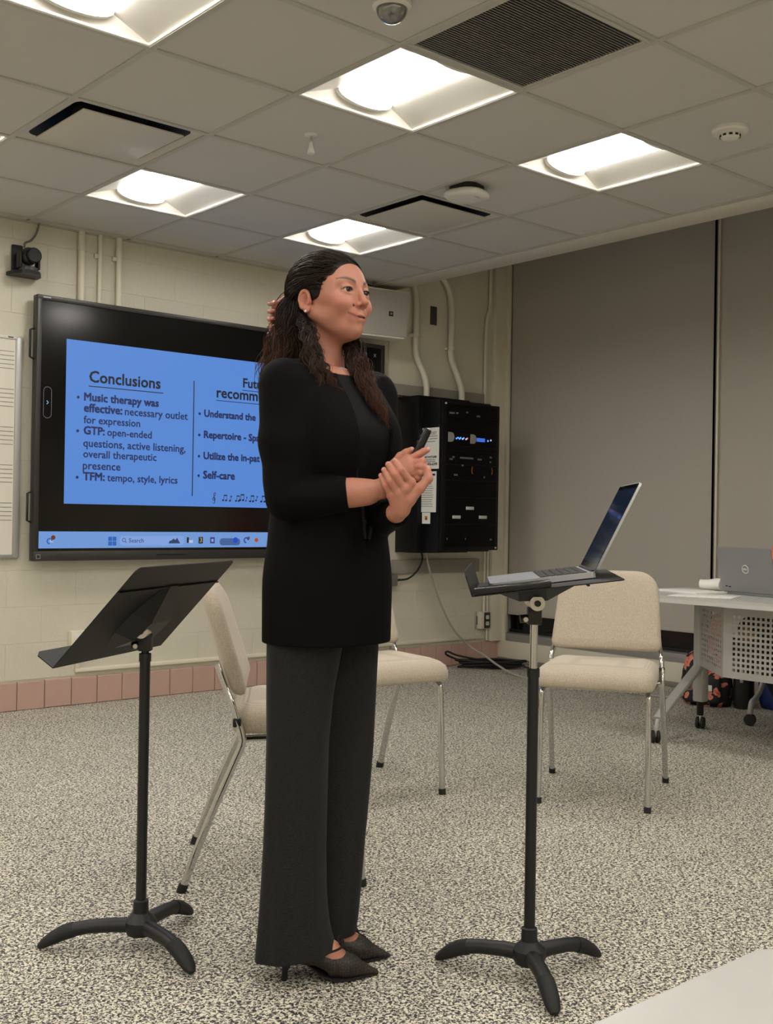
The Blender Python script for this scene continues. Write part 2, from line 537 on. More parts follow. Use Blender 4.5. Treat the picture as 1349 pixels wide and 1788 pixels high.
t = empty('return_grille', ((GRILLE[0] + .5) * T, (GRILLE[1] + .5) * T, ZC), 0, 'dark square slatted return air grille in the ceiling', 'air grille')
b = NB()
for (lo, hi) in (((-.298, -.298, -.006), (.298, -.272, .008)), ((-.298, .272, -.006), (.298, .298, .008)), ((-.298, -.272, -.006), (-.272, .272, .008)), ((.272, -.272, -.006), (.298, .272, .008))):
    box(b, lo, hi, .002, seg=1)
obj('frame', b, barm, t)
b = NB(); box(b, (-.272, -.272, .10), (.272, .272, .11)); obj('backing', b, dark, t)
b = NB(); N_ = 42
for k in range(N_):
    y = -.272 + .544 * (k + .5) / N_
    box(b, (-.272, -.0012, -.011), (.272, .0012, .011), M=Matrix.Translation((0, y, .006)) @ Matrix.Rotation(R(-22), 4, 'X'))
sl = obj('slats', b, mat('dark grey slats', (0.20, 0.20, 0.195), 0.5), t, smooth=0); sl['kind'] = 'stuff'

# ------------------------------------------------------------------ ceiling fittings
t = empty('sprinkler', (-.292, .316, ZC), 0, 'small white pendent sprinkler hanging from a tile', 'sprinkler')
b = NB(); lathe(b, [(.03, 0), (.028, -.006), (.01, -.008)], 20); obj('escutcheon', b, M_['white_plastic'], t)
b = NB(); tube(b, [(0, 0, -.004), (0, 0, -.035)], .0045, 10); obj('stem', b, M_['steel'], t)
b = NB(); lathe(b, [(.006, -.03), (.008, -.036), (.010, -.055), (.016, -.074), (.0165, -.080), (.012, -.083), (.002, -.084)], 18); obj('bell', b, M_['white_plastic'], t)

t = empty('access_point', (.700, .383, ZC), R(14), 'white squarish wireless access point under the ceiling', 'access point')
b = NB()
RR = lambda w, z, r: [(x, y, z) for x, y in rrect(w, w, r, 6)]
loft(b, [RR(.15, 0, .05), RR(.15, -.035, .05)]); obj('mount', b, dark, t)
b = NB(); loft(b, [RR(.19, -.030, .075), RR(.206, -.040, .08), RR(.204, -.050, .08), RR(.185, -.058, .075), RR(.10, -.061, .04)]); obj('cover', b, M_['white_plastic'], t, smooth=50)
b = NB(); [box(b, (-.02 + k * .008, -.062, -.0612), (-.014 + k * .008, -.058, -.0600)) for k in range(5)]; obj('maker_mark', b, M_['grey_ink'], t)

t = empty('smoke_detector', (.916, -.921, ZC), 0, 'round white smoke detector near the right side of the ceiling', 'smoke detector')
b = NB(); lathe(b, [(.074, 0), (.074, -.012), (.068, -.02), (.04, -.024)], 32); obj('base', b, M_['white_plastic'], t)
b = NB(); lathe(b, [(.042, -.022), (.040, -.034), (.032, -.042), (.014, -.045)], 28); obj('sensor_head', b, M_['white_plastic'], t)
for k in range(10):
    a = 2 * PI * k / 10
    b = NB(); box(b, (.0385, -.007, -.036), (.042, .007, -.028), M=Matrix.Rotation(a, 4, 'Z')); obj('vent_slot', b, dark, t)

t = empty('dome_camera', (-.825, -.815, ZC), 0, 'shiny dome camera at the top edge of the picture', 'camera')
b = NB(); lathe(b, [(.062, 0), (.062, -.012), (.052, -.02)], 32); obj('ring', b, M_['white_plastic'], t)
b = NB(); lathe(b, [(.05 * math.cos(k * PI / 16), -.016 - .048 * math.sin(k * PI / 16)) for k in range(8)] + [(.002, -.064)], 28)
obj('dome', b, mat('smoked dome', (.25, .25, .25), .06, .7), t, smooth=60)
# ================================================================== things on the back wall
# whiteboard with music staves
t = empty('whiteboard', (-1.72, YB, .843), 0, 'whiteboard ruled with music staves at the left edge', 'whiteboard')
b = NB(); box(b, (-1.1, -.018, 0.02), (1.06, -.004, 1.205)); obj('writing_surface', b, mat('whiteboard', (.74, .70, .62), .25), t)
am = mat('whiteboard frame', (.42, .42, .40), .4, .5)
b = NB(); box(b, (1.06, -.026, 0), (1.10, -.002, 1.218), .008); obj('side_rail', b, am, t)
b = NB(); box(b, (-1.1, -.026, 1.205), (1.065, -.002, 1.222), .003); obj('top_rail', b, M_['white_plastic'], t)
b = NB(); box(b, (-1.1, -.03, 0), (1.065, -.002, .022), .004); obj('bottom_rail', b, am, t)
lm = mat('staff ink', (.12, .115, .11), .7)
for g in range(5):
    zt = 1.135 - g * .208
    for k in range(5):
        b = NB(); box(b, (-1.1, -.0186, zt - k * .0235), (1.055, -.0178, zt - k * .0235 + .0030)); obj('staff_line', b, lm, t)
b = NB(); box(b, (1.015, -.0275, 1.211), (1.045, -.026, 1.217)); obj('maker_mark', b, M_['ink'], t)

# big interactive display --------------------------------------------------
TX0, TX1, TZ0, TZ1, TY = -.577, 1.938, .830, 2.300, 2.42
t = empty('display', (0, 0, 0), 0, 'large black wall display showing a blue Conclusions slide', 'display')
bez = mat('dark grey bezel', (.035, .033, .031), .4, .2)
b = NB()
box(b, (TX0, TY, TZ1 - .028), (TX1, TY + .06, TZ1), .004); box(b, (TX0, TY, TZ0), (TX1, TY + .06, TZ0 + .055), .004)
box(b, (TX0, TY, TZ0 + .05), (TX0 + .028, TY + .06, TZ1 - .02), .004); box(b, (TX1 - .028, TY, TZ0 + .05), (TX1, TY + .06, TZ1 - .02), .004)
bz_ = obj('bezel', b, bez, t)
b = NB(); box(b, (TX0 + .01, TY + .04, TZ0 + .01), (TX1 - .01, TY + .062, TZ1 - .01)); box(b, (TX0 + .3, TY + .06, TZ0 + .3), (TX1 - .3, YB + .005, TZ1 - .3)); obj('rear_case', b, M_['black_plastic'], t)
b = NB(); box(b, (TX0 + .02, TY + .008, TZ0 + .04), (TX1 - .02, TY + .045, TZ1 - .02))
scr = obj('screen', b, mat('screen glass', (.002, .002, .0025), .15, spec=.5), t)
def emis(name, col, s): return mat(name, (.02, .02, .02), .3, emit=(col, s), spec=.3)
SLIDE = emis('slide blue', srgb(87, 140, 220), .88)
BAR = emis('taskbar blue', srgb(116, 160, 225), .85)
PILL = emis('search pill', srgb(135, 170, 235), .85)
DK = mat('screen ink', (.004, .005, .012), .5, emit=(srgb(25, 28, 48), .6))
NAVY = mat('screen navy ink', (.004, .006, .02), .5, emit=(srgb(32, 44, 96), .8))
sy = TY + .008
def plate(name, x0, x1, z0, z1, m, parent=scr, lift=.0008, th=.0006):
    b = NB(); box(b, (x0, sy - lift, z0), (x1, sy - lift + th, z1)); return obj(name, b, m, parent)
slide = plate('slide', -.402, 1.24, 1.150, 2.073, SLIDE)
tbar = plate('taskbar', -.545, 1.905, .900, .994, BAR)
def TM(x, z, lift=.0016): return Matrix.Translation((x, sy - lift, z)) @ Matrix.Rotation(PI / 2, 4, 'X')
def line(body, x0, x1, z, m, bold=.0): return text('slide_text', body, m, slide and scr, TM(x0, z), width=x1 - x0, bold=bold)
S_ = 0.0011
line('Conclusions', -.263, .188, 1.843, DK, .0035); plate('underline', -.266, .212, 1.818, 1.823, DK, lift=.0016)
NVB, NVR = NAVY, NAVY
def natural(s_):
    cu = bpy.data.curves.new('probe', 'FONT'); cu.body = s_; cu.size = .05
    o_ = bpy.data.objects.new('probe', cu); COL.objects.link(o_); bpy.context.view_layer.update(); w = o_.dimensions.x
    bpy.data.objects.remove(o_, do_unlink=True); return w
def mixed(bold_s, reg_s, x0, x1, z):
    """a line whose first words are bold"""
    if not reg_s:
        text('slide_text', bold_s, NVB, scr, TM(x0, z), width=x1 - x0, bold=.0042); return
    wb_, wr_, gap = natural(bold_s) * 1.06, natural(reg_s), .016
    k_ = (x1 - x0) / (wb_ + wr_ + gap)
    text('slide_text', bold_s, NVB, scr, TM(x0, z), width=wb_ * k_, bold=.0042)
    text('slide_text', reg_s, NVR, scr, TM(x0 + (wb_ + gap) * k_, z), width=wr_ * k_, bold=.0018)
mixed('Music therapy was', '', -.293, .178, 1.735)
mixed('effective:', 'necessary outlet', -.293, .378, 1.672)
text('slide_text', 'for expression', NVR, scr, TM(-.293, 1.608), width=.353, bold=.0018)
mixed('GTP:', 'open-ended', -.292, .137, 1.545)
text('slide_text', 'questions, active listening,', NVR, scr, TM(-.293, 1.475), width=.659, bold=.0018)
text('slide_text', 'overall therapeutic', NVR, scr, TM(-.292, 1.414), width=.463, bold=.0018)
text('slide_text', 'presence', NVR, scr, TM(-.293, 1.347), width=.231, bold=.0018)
mixed('TFM:', 'tempo, style, lyrics', -.291, .315, 1.284)
text('slide_text', 'Future', DK, scr, TM(.773, 1.905), width=.21, bold=.0035); plate('underline', .77, .99, 1.885, 1.889, DK, lift=.0016)
text('slide_text', 'recommendations', DK, scr, TM(.581, 1.826), width=.66, bold=.0035); plate('underline', .578, 1.22, 1.806, 1.810, DK, lift=.0016)
for s_, x1, z in (('Understand the', .868, 1.700), ('Repertoire - Spa', .903, 1.570), ('Utilize the in-pat', .905, 1.440), ('Self-care', .719, 1.321)):
    text('slide_text', s_, NVB, scr, TM(.494, z), width=x1 - .494, bold=.0042)
b = NB(); box(b, (.417, sy - .0016, 1.213), (.423, sy - .0008, 1.913)); obj('divider_line', b, DK, scr)
def dot(x, z, r=.0085):
    b = NB(); lathe(b, [(r, 0), (r, .0006)], 14, TM(x, z, .0018)); obj('bullet', b, NVB, scr)
for x, z in ((-.328, 1.752), (-.328, 1.562), (-.326, 1.30), (.462, 1.717), (.462, 1.587), (.462, 1.457), (.462, 1.338)): dot(x, z)
# row of small music notes
def flat_tube(name, pts, r, m=DK):
    b = NB(); tube(b, [(x, sy - .0016, z) for x, z in pts], r, 6, ry=None); obj(name, b, m, scr)
clef = [(.566, 1.176), (.575, 1.172), (.580, 1.182), (.573, 1.225), (.580, 1.238), (.584, 1.226), (.566, 1.203), (.568, 1.192), (.582, 1.192), (.580, 1.206), (.571, 1.202)]
flat_tube('treble_clef', [(p.x, p.z) for p in smooth_path([(x, 0, z) for x, z in clef], 5)], .0018)
def note(x, z, beam=0.0, scale=1.0):
    b = NB(); xs = [x] if not beam else [x, x + beam]
    for q in xs:
        sphere(b, (q, sy - .0014, z), (.0075 * scale, .0005, .0055 * scale)); box(b, (q + .005 * scale, sy - .0018, z), (q + .0072 * scale, sy - .001, z + .034 * scale))
    if beam: box(b, (x + .005 * scale, sy - .0018, z + .027 * scale), (x + beam + .0072 * scale, sy - .001, z + .034 * scale))
    else: box(b, (x + .005 * scale, sy - .0018, z + .022 * scale), (x + .015 * scale, sy - .001, z + .030 * scale))
    obj('music_note', b, DK, scr)
for x, z, bm_, s_ in ((.640, 1.192, .022, 1), (.690, 1.190, 0, 1), (.735, 1.19, .02, 1), (.765, 1.196, .022, 1.1), (.808, 1.192, 0, .8), (.840, 1.19, .022, 1.1), (.885, 1.196, 0, .9), (.925, 1.19, .025, 1.1), (.975, 1.192, 0, 1)):
    note(x, z, bm_, s_)
# taskbar icons
def icol(r, g, b, s=.8): return emis('icon', srgb(r, g, b), s)
def icon(x0, x1, z0, z1, c): return plate('icon', x0, x1, z0, z1, c, lift=.0018)
blue, navy, orange, yel, blk, wht = icol(38, 105, 200), icol(25, 60, 150), icol(190, 80, 30), icol(220, 190, 120), icol(18, 20, 28), icol(200, 210, 235)
for i in (0, 1):
    for j in (0, 1): icon(-.117 + i * .027 - .012, -.117 + i * .027 + .012, .938 + j * .027 - .012 - .012, .938 + j * .027, blue)
b = NB(); prism(b, [(x, y) for x, y in rrect(.43, .056, .026, 6)], 0, .0006, TM(.155, .942, .0016)); obj('search_pill', b, PILL, scr)
b = NB(); tube(b, [(-.030 + .010 * math.cos(k * PI / 8), sy - .002, .946 + .010 * math.sin(k * PI / 8)) for k in range(16)], .0016, 5, closed=True); tube(b, [(-.023, sy - .002, .939), (-.014, sy - .002, .930)], .0018, 5); obj('magnifier', b, DK, scr)
text('taskbar_text', 'Search', NAVY, scr, TM(.002, .931, .0024), width=.095)
b = NB(); prism(b, [(0, 0), (.08, 0), (.07, .014), (.058, .034), (.046, .02), (.034, .03), (.02, .018), (.008, .016)], 0, .0006, TM(.262, .925, .0024)); obj('weather_picture', b, icol(40, 70, 110), scr)
icon(.388, .402, .928, .962, blk); icon(.402, .430, .928, .945, wht)
icon(.470, .500, .924, .964, blk); text('taskbar_text', '3', yel, scr, TM(.478, .932, .003), width=.014)
icon(.552, .584, .925, .962, navy); icon(.560, .576, .934, .952, wht)
b = NB(); prism(b, rrect(.15, .044, .02, 6), 0, .0006, TM(.695, .934, .0018)); obj('icon_group', b, icol(70, 105, 165), scr)
icon(.640, .676, .932, .955, yel); icon(.645, .671, .928, .938, blue)
b = NB(); lathe(b, [(.019, 0), (.019, .0006)], 8, TM(.735, .944, .003)); obj('icon', b, icol(25, 80, 210), scr)
def ring_icon(x, z, m, r=.015):
    b = NB(); tube(b, [(x + r * math.cos(k * PI / 8), sy - .0022, z + r * math.sin(k * PI / 8)) for k in range(13)], .004, 6); obj('icon', b, m, scr)
ring_icon(.815, .944, navy)
b = NB(); lathe(b, [(.010, 0), (.010, .0006)], 14, TM(.832, .958, .0032)); obj('badge', b, icol(110, 80, 70), scr)
b = NB(); lathe(b, [(.015, 0), (.015, .0006)], 6, TM(.892, .945, .0026)); obj('icon', b, orange, scr)
ring_icon(-.482, .940, blue, .014); icon(-.478, -.462, .934, .950, wht)
b = NB(); lathe(b, [(.013, 0), (.013, .0006)], 16, TM(-.462, .960, .0032)); obj('badge', b, icol(120, 50, 25), scr)
# side menu pill on the glass
b = NB(); pl = rrect(.046, .172, .022, 6); tube(b, [(-.508 + x, sy - .001, 1.708 + z) for x, z in pl], .0018, 6, closed=True); obj('menu_outline', b, mat('pill grey', (.05, .05, .05), .4, emit=((.12, .13, .15), .5)), scr)
b = NB(); tube(b, [(-.512, sy - .001, 1.718), (-.503, sy - .001, 1.708), (-.512, sy - .001, 1.698)], .002, 6); obj('menu_arrow', b, emis('arrow', srgb(150, 185, 235), .8), scr)
# window buttons at the right of the screen
wbm = emis('window button', srgb(110, 130, 170), .5)
b = NB(); pl = rrect(.018, .026, .005, 3); tube(b, [(1.768 + x, sy - .001, 2.222 + z) for x, z in pl], .0016, 5, closed=True); obj('window_button', b, wbm, scr)
b = NB()
for s in (-1, 1): tube(b, [(1.842, sy - .001, 2.222 - s * .011), (1.862, sy - .001, 2.222 + s * .011)], .0016, 5)
obj('window_button', b, wbm, scr)
# carry handles on the left flank, lower speaker slot, small marks
for z in (2.03, 1.128):
    b = NB(); tube(b, [(TX0 + .002, TY + .04, z + .085), (TX0 - .022, TY + .04, z + .075), (TX0 - .022, TY + .04, z - .075), (TX0 + .002, TY + .04, z - .085)], .007, 8); obj('carry_handle', b, M_['black_plastic'], t)
b = NB(); box(b, (.18, TY - .001, .856), (.38, TY + .004, .862)); obj('port_slot', b, M_['black_gloss'], t)
b = NB(); box(b, (-.562, TY - .001, .842), (-.536, TY + .002, .868)); k_ = obj('maker_mark', b, mat('mark grey', (.2, .2, .19), .5), t)
b = NB(); box(b, (-.557, TY - .0016, .847), (-.541, TY, .863)); obj('mark_inset', b, M_['black_plastic'], k_)
b = NB(); box(b, (-.545, TY - .001, 2.284), (-.50, TY + .002, 2.290)); obj('maker_mark', b, M_['silver'], t)

# wall camera with its bracket --------------------------------------------
t = empty('wall_camera', (-.628, YB, 2.43), 0, 'black pan and tilt camera on a wall bracket', 'camera')
b = NB(); box(b, (-.06, -.022, -.03), (.0, 0, .14), .006); obj('bracket_plate', b, M_['black_plastic'], t)
b = NB(); prism(b, [(-.085, 0), (.09, 0), (.085, -.07), (.05, -.135), (0, -.155), (-.05, -.135), (-.08, -.07)], -.034, -.014); obj('shelf', b, M_['black_plastic'], t)
b = NB(); lathe(b, [(.052, -.014), (.052, .006), (.04, .012)], 24, Matrix.Translation((.005, -.085, 0))); obj('camera_base', b, mat('camera grey', (.05, .05, .05), .45), t)
for s in (-1, 1):
    b = NB(); box(b, (s * .052 - .008 + .005, -.11, .0), (s * .052 + .008 + .005, -.06, .098), .007); obj('yoke_arm', b, M_['black_plastic'], t)
b = NB(); sphere(b, (.005, -.09, .07), (.046, .052, .050)); hd = obj('camera_head', b, mat('head black', (.02, .02, .02), .35), t, smooth=80)
b = NB(); lathe(b, [(.040, 0), (.042, .02), (.036, .026)], 24, Matrix.Translation((.012, -.128, .068)) @ Matrix.Rotation(PI / 2, 4, 'X')); obj('lens', b, mat('lens black', (.004, .004, .005), .5, spec=.3), hd)
b = NB(); tube(b, smooth_path([(-.60 - .025, YB - .03, 2.56), (-.62, YB - .03, 2.585), (-.58, YB - .02, 2.61), (-.55, YB - .02, 2.66), (-.535, YB - .02, ZC + .02)], 6), .006, 8)
tag(obj('camera_cable', b, mat('grey cable', (.16, .15, .14), .5)), 'grey cable from the wall camera up to the ceiling', 'cable')

# three painted pipes above the display -----------------------------------
for x, r_, lab in ((-.284, .020, 'painted pipe above the display, nearest the wall camera'), (-.168, .013, 'thin painted pipe above the display, middle of three'), (-.050, .018, 'painted pipe above the display, right of the three')):
    t = empty('pipe', (x, YB - r_ - .004, 0), 0, lab, 'pipe', 'pipes above the display')
    b = NB(); tube(b, [(0, 0, 2.06), (0, 0, ZC + .04)], r_, 16); obj('run', b, trimw, t)
    if r_ > .015:
        b = NB(); tube(b, [(0, 0, 2.60), (0, 0, 2.635)], r_ * 1.18, 16); obj('coupling', b, trimw, t)
    if x > -.2:
        b = NB(); box(b, (-r_ - .022, -.004, 2.575), (0, r_ + .004, 2.60), .004); obj('strap', b, trimw, t)

# wall loudspeaker ---------------------------------------------------------
t = empty('wall_loudspeaker', (1.77, 2.32, 2.50), R(-10), 'pale grey trapezoid loudspeaker behind the woman', 'loudspeaker')
spk = mat('speaker grey', (.78, .76, .70), .45); grl = mat('speaker grille', (.42, .405, .37), .6, noise=(900, .25), bump=(900, .2, .002))
poly = [(-.27, -.165), (.235, -.165), (.275, .165), (-.27, .165)]
MR = Matrix.Rotation(PI / 2, 4, 'X')
b = NB(); prism(b, poly, -.14, .012, MR); bmesh.ops.bevel(b, geom=b.edges[:], offset=.012, segments=2, affect='EDGES'); obj('cabinet', b, spk, t)
b = NB(); prism(b, [(x * .955, y * .92) for x, y in poly], .008, .015, MR); obj('grille', b, grl, t)
b = NB(); box(b, (.09, -.0185, -.02), (.122, -.0145, .012)); lg = obj('maker_badge', b, M_['ink'], t)
b = NB(); box(b, (.099, -.0195, -.011), (.113, -.018, .003)); obj('badge_mark', b, M_['grey_ink'], lg)
b = NB(); box(b, (-.03, .1, -.03), (.03, .215, .03), .004); obj('wall_bracket', b, M_['silver'], t)

# conduits -----------------------------------------------------------------
cond = mat('painted conduit', (.74, .70, .59), .4)
def conduit(pts, r_, lab, collars=()):
    t = empty('conduit', pts[0], 0, lab, 'conduit', 'conduits right of the display')
    o0 = Vector(pts[0])
    b = NB(); tube(b, [p - o0 for p in smooth_path(pts, 8)], r_, 14); obj('run', b, cond, t)
    for c in collars:
        b = NB(); c = Vector(c) - o0; tube(b, [c - Vector((0, 0, .012)), c + Vector((0, 0, .012))], r_ * 1.25, 14); box(b, (c.x - r_ - .02, c.y, c.z - .01), (c.x, c.y + r_ + .01, c.z + .01), .003); obj('strap', b, cond, t)
yc = YB - .05
conduit([(2.335, yc - .06, 1.93), (2.335, yc - .06, 2.06), (2.325, yc - .03, 2.16), (2.285, yc, 2.28), (2.28, yc, 2.45), (2.282, yc, 2.66), (2.255, yc, 2.78), (2.17, yc, 2.85), (2.0, yc, 2.87)], .022, 'painted conduit bending behind the loudspeaker', [(2.28, yc, 2.42)])
conduit([(2.69, yc - .06, 1.91), (2.69, yc - .06, 2.05), (2.675, yc - .03, 2.16), (2.635, yc, 2.30), (2.635, yc, 2.50), (2.63, yc, 2.70), (2.59, yc, 2.82), (2.48, yc, 2.90), (2.32, yc, 2.93), (2.1, yc, 2.94)], .023, 'painted conduit in a wide bend left of the corner', [(2.636, yc, 2.36)])
conduit([(3.02, YB - .03, 1.2), (3.02, YB - .03, 2.30), (3.03, YB - .03, 2.62), (3.06, YB - .03, 2.72), (3.065, YB - .03, 2.9), (3.065, YB - .03, 3.38)], .013, 'thin straight conduit nearest the corner post')
conduit([(3.045, YB - .03, .36), (3.045, YB - .03, .6), (3.045, YB - .03, 1.3)], .010, 'thin conduit running down to the double outlet')
conduit([(3.085, YB - .025, .17), (3.085, YB - .025, .6), (3.085, YB - .025, 1.6)], .008, 'thin conduit hugging the corner post')
b = NB(); box(b, (2.452, YB - .018, 2.525), (2.515, YB - .010, 2.66), .002)
t = obj('blank_wall_plate', b, mat('dark plate', (.06, .057, .05), .5)); tag(t, 'dark grey blank plate high on the wall', 'wall plate')
b = NB(); box(b, (1.92, YB - .055, 1.975), (2.99, YB + .005, 2.055), .004)
tag(obj('wiring_trough', b, mat('grey trough', (.30, .28, .245), .5)), 'grey wiring trough on the wall above the black rack', 'wiring trough')

# equipment rack -----------------------------------------------------------
t = empty('equipment_rack', (2.45, YB, .87), 0, 'black wall mounted equipment rack with blue lights', 'equipment rack')
P_ = lambda x, y, z: (x - 2.45, y - YB, z - .87)
def rbox(name, lo, hi, m, bev=.003, parent=None):
    b = NB(); box(b, P_(*lo), P_(*hi), bev); return obj(name, b, m, parent or t)
rk = mat('rack black', (.0025, .0025, .003), .45, spec=.3)
rbox('wall_box', (2.155, 2.30, .855), (2.66, YB + .004, 1.965), rk)
rbox('swing_body', (2.195, 2.125, .868), (2.70, 2.31, 1.93), rk)
rbox('front_frame', (2.198, 2.10, .878), (2.766, 2.13, 1.918), rk)
rbox('mount_board', (2.12, YB - .03, .70), (2.99, YB + .004, .80), mat('mount board', (.28, .26, .22), .6))
gear = mat('gear face', (.0015, .0015, .002), .5, spec=.15)
zz = [1.905, 1.80, 1.72, 1.61, 1.575, 1.48, 1.37, 1.25, 1.06, .90]
for a_, c_ in zip(zz, zz[1:]):
    rbox('rack_panel', (2.235, 2.094, c_ + .004), (2.735, 2.101, a_ - .004), gear, .002)
lab_ = mat('white label', (.6, .6, .58), .6)
for x, z in ((2.468, 1.176), (2.337, 1.112), (2.599, 1.114)): rbox('white_label', (x - .038, 2.088, z - .011), (x + .038, 2.0945, z + .011), lab_, .001)
tagm = mat('grey tag', (.33, .32, .30), .5)
for x, z in ((2.245, 1.668), (2.462, 1.665)):
    pts = [(0, -.033), (0, .033)] + [(.03 + .028 * math.sin(R(180 * k / 8)), .033 * math.cos(R(180 * k / 8))) for k in range(9)]
    b = NB(); prism(b, pts, 0, .004, Matrix.Translation(P_(x, 2.093, z)) @ MR); obj('half_round_tag', b, tagm, t)
ledb = mat('blue led', (.01, .01, .02), .4, emit=((.08, .25, 1.0), 2.2)); ledr = mat('red led', (.02, .01, .01), .4, emit=((1, .15, .08), 1.2)); ledw = mat('white led', (.05, .05, .05), .4, emit=((.6, .7, 1), 1.0))
rbox('blue_screen', (2.527, 2.089, 1.650), (2.607, 2.0945, 1.676), mat('blue screen', (.01, .02, .05), .4, emit=((.06, .2, .85), .7)), .001)
for k, (x, m_) in enumerate(((2.325, ledb), (2.340, ledb), (2.355, ledb), (2.366, ledb), (2.385, ledw), (2.397, ledb), (2.42, ledw), (2.432, ledr), (2.64, ledb), (2.67, ledw))):
    rbox('indicator', (x - .004, 2.09, 1.655 + .006 * (k % 2)), (x + .004, 2.0945, 1.666 + .006 * (k % 2)), m_, 0)
gm = mat('dim print', (.16, .16, .16), .6)
for x, z, w in ((2.28, 1.836, .05), (2.33, 1.838, .02), (2.428, 1.85, .02), (2.54, 1.83, .035), (2.278, 1.515, .03), (2.30, 1.53, .02), (2.43, 1.528, .13), (2.56, 1.524, .04), (2.672, 1.544, .02), (2.67, 1.51, .015), (2.39, 1.475, .02), (2.325, 1.407, .035), (2.61, 1.40, .012), (2.251, .96, .008), (2.43, .96, .008), (2.685, .955, .02)):
    rbox('panel_print', (x - w / 2, 2.0925, z - .006), (x + w / 2, 2.0945, z + .006), gm, 0)
for x in (2.493, 2.68):
    s = 1 if x > 2.6 else -1
    b = NB(); tube(b, [P_(x + s * .010 * math.cos(a), 2.0935, 1.444 + .026 * math.sin(a)) for a in (-1.2, -.6, 0, .6, 1.2)], .003, 6); obj('orange_bracket', b, mat('orange trim', (.4, .09, .03), .5), t)
for x, z in ((2.225, 1.90), (2.74, .895)): rbox('screw', (x - .008, 2.094, z - .006), (x + .008, 2.1, z + .006), lab_, .002)

# notices stuck on the rack's side
NX = 2.1945
def notice(lab, y0, y1, z0, z1):
    t_ = empty('notice', (NX, (y0 + y1) / 2, z0), 0, lab, 'notice')
    b = NB(); box(b, (-.001, -(y1 - y0) / 2, 0), (.0003, (y1 - y0) / 2, z1 - z0)); obj('sheet', b, M_['paper'], t_)
    return t_
def side_text(t_, s, yl, z, w, m=None, bold=0):
    """lettering read from the room's left side: runs toward -y"""
    Mx = Matrix.Translation((-.0016, yl, z)) @ Matrix(((0, 0, -1), (-1, 0, 0), (0, 1, 0))).to_4x4()
    return text('print', s, m or M_['ink'], t_, Mx, width=w, bold=bold)
n1 = notice('white help notice with a phone number, behind the hand-held clicker', 2.128, 2.300, 1.445, 1.733)
side_text(n1, 'A/V HOTLINE', .062, .076, .125, bold=.0012); side_text(n1, '476-6370', .030, .024, .10, bold=.0012)
side_text(n1, 'OST', -.005, .238, .055, M_['grey_ink'], .0015)
for z, y0, y1 in ((.225, -.07, .06), (.208, -.07, .01), (.188, -.045, .06), (.060, -.05, .055), (.048, -.05, .05)):
    b = NB(); box(b, (-.0014, y0, z), (-.0008, y1, z + .006)); obj('print', b, M_['grey_ink'], n1)
n2 = notice('typed sheet on the rack side, below the help notice', 2.150, 2.375, 1.143, 1.428)
b = NB(); box(b, (-.0014, -.10, .255), (-.0008, -.055, .268)); obj('print', b, M_['ink'], n2)
for k in range(13):
    z = .225 - k * .0155
    b = NB(); box(b, (-.0014, -.085 + .02 * random.random(), z), (-.0008, .085 - .05 * random.random() * (k % 3 == 2), z + .005)); obj('print', b, M_['grey_ink'], n2)
n3 = notice('small sticker with an orange mark, lowest on the rack side', 2.207, 2.290, 1.062, 1.140)
b = NB(); box(b, (-.0014, -.014, .026), (-.0008, .014, .054)); obj('print', b, mat('orange ink', (.55, .16, .07), .7), n3)
b = NB(); box(b, (-.0018, -.008, .028), (-.0012, .002, .042)); obj('print', b, M_['ink'], n3)

# boxes, outlets, raceway, cables -----------------------------------------
t = empty('junction_box', (2.05, YB, .655), 0, 'grey junction box on the wall below the rack', 'junction box')
b = NB(); box(b, (-.09, -.06, -.04), (.085, 0, .04), .004); obj('body', b, mat('box grey', (.17, .165, .15), .5), t)
b = NB(); tube(b, [(.08, -.03, 0), (.105, -.03, 0)], .012, 10); obj('gland', b, M_['rubber'], t)
b = NB(); tube(b, smooth_path([(2.155, YB - .03, .655), (2.24, YB - .05, .665), (2.31, YB - .07, .72), (2.33, YB - .1, .80), (2.30, YB - .12, .87)], 8), .007, 8)
tag(obj('power_lead', b, M_['rubber']), 'black lead looping from the junction box up to the rack', 'cable')
b = NB(); tube(b, smooth_path([(2.33, YB - .14, .87), (2.38, YB - .13, .72), (2.50, YB - .12, .48), (2.64, YB - .12, .28), (2.78, YB - .16, .15), (2.775, YB - .30, .105), (2.74, YB - .48, .05), (2.70, YB - .70, .008), (2.66, 1.45, .008), (2.71, .95, .008), (2.78, .65, .008), (2.90, .60, .008), (3.06, .61, .008), (3.16, .50, .008), (3.175, .0, .008), (3.175, -.7, .008)], 8), .008, 8)
tag(obj('grey_cable', b, mat('grey cable jacket', (.36, .34, .30), .5)), 'long grey cable drooping from the rack to the floor', 'cable')
b = NB()
for k in range(7):
    ph = random.uniform(0, 6); rx, ry = random.uniform(.22, .30), random.uniform(.06, .10); cx, cy = 2.86 + random.uniform(-.03, .03), 2.24 + random.uniform(-.03, .03)
    tube(b, [(cx + rx * math.cos(a) * .7 , cy - rx * math.cos(a) * .55 + ry * math.sin(a), .012 + k * .008 + .006 * math.sin(3 * a + ph)) for a in [2 * PI * j / 28 for j in range(28)]], .0075, 7, closed=True)
tube(b, smooth_path([(2.70, 2.40, .05), (2.58, 2.42, .10), (2.55, 2.38, .13), (2.62, 2.34, .10), (2.80, 2.26, .06)], 8), .0075, 7)
tube(b, smooth_path([(3.0, 2.1, .03), (3.05, 1.98, .012), (3.08, 1.85, .05), (3.15, 1.72, .10), (3.19, 1.62, .01)], 8), .007, 7)
tag(obj('cable_coil', b, M_['rubber']), 'black cable coiled on the floor in the corner', 'cable')

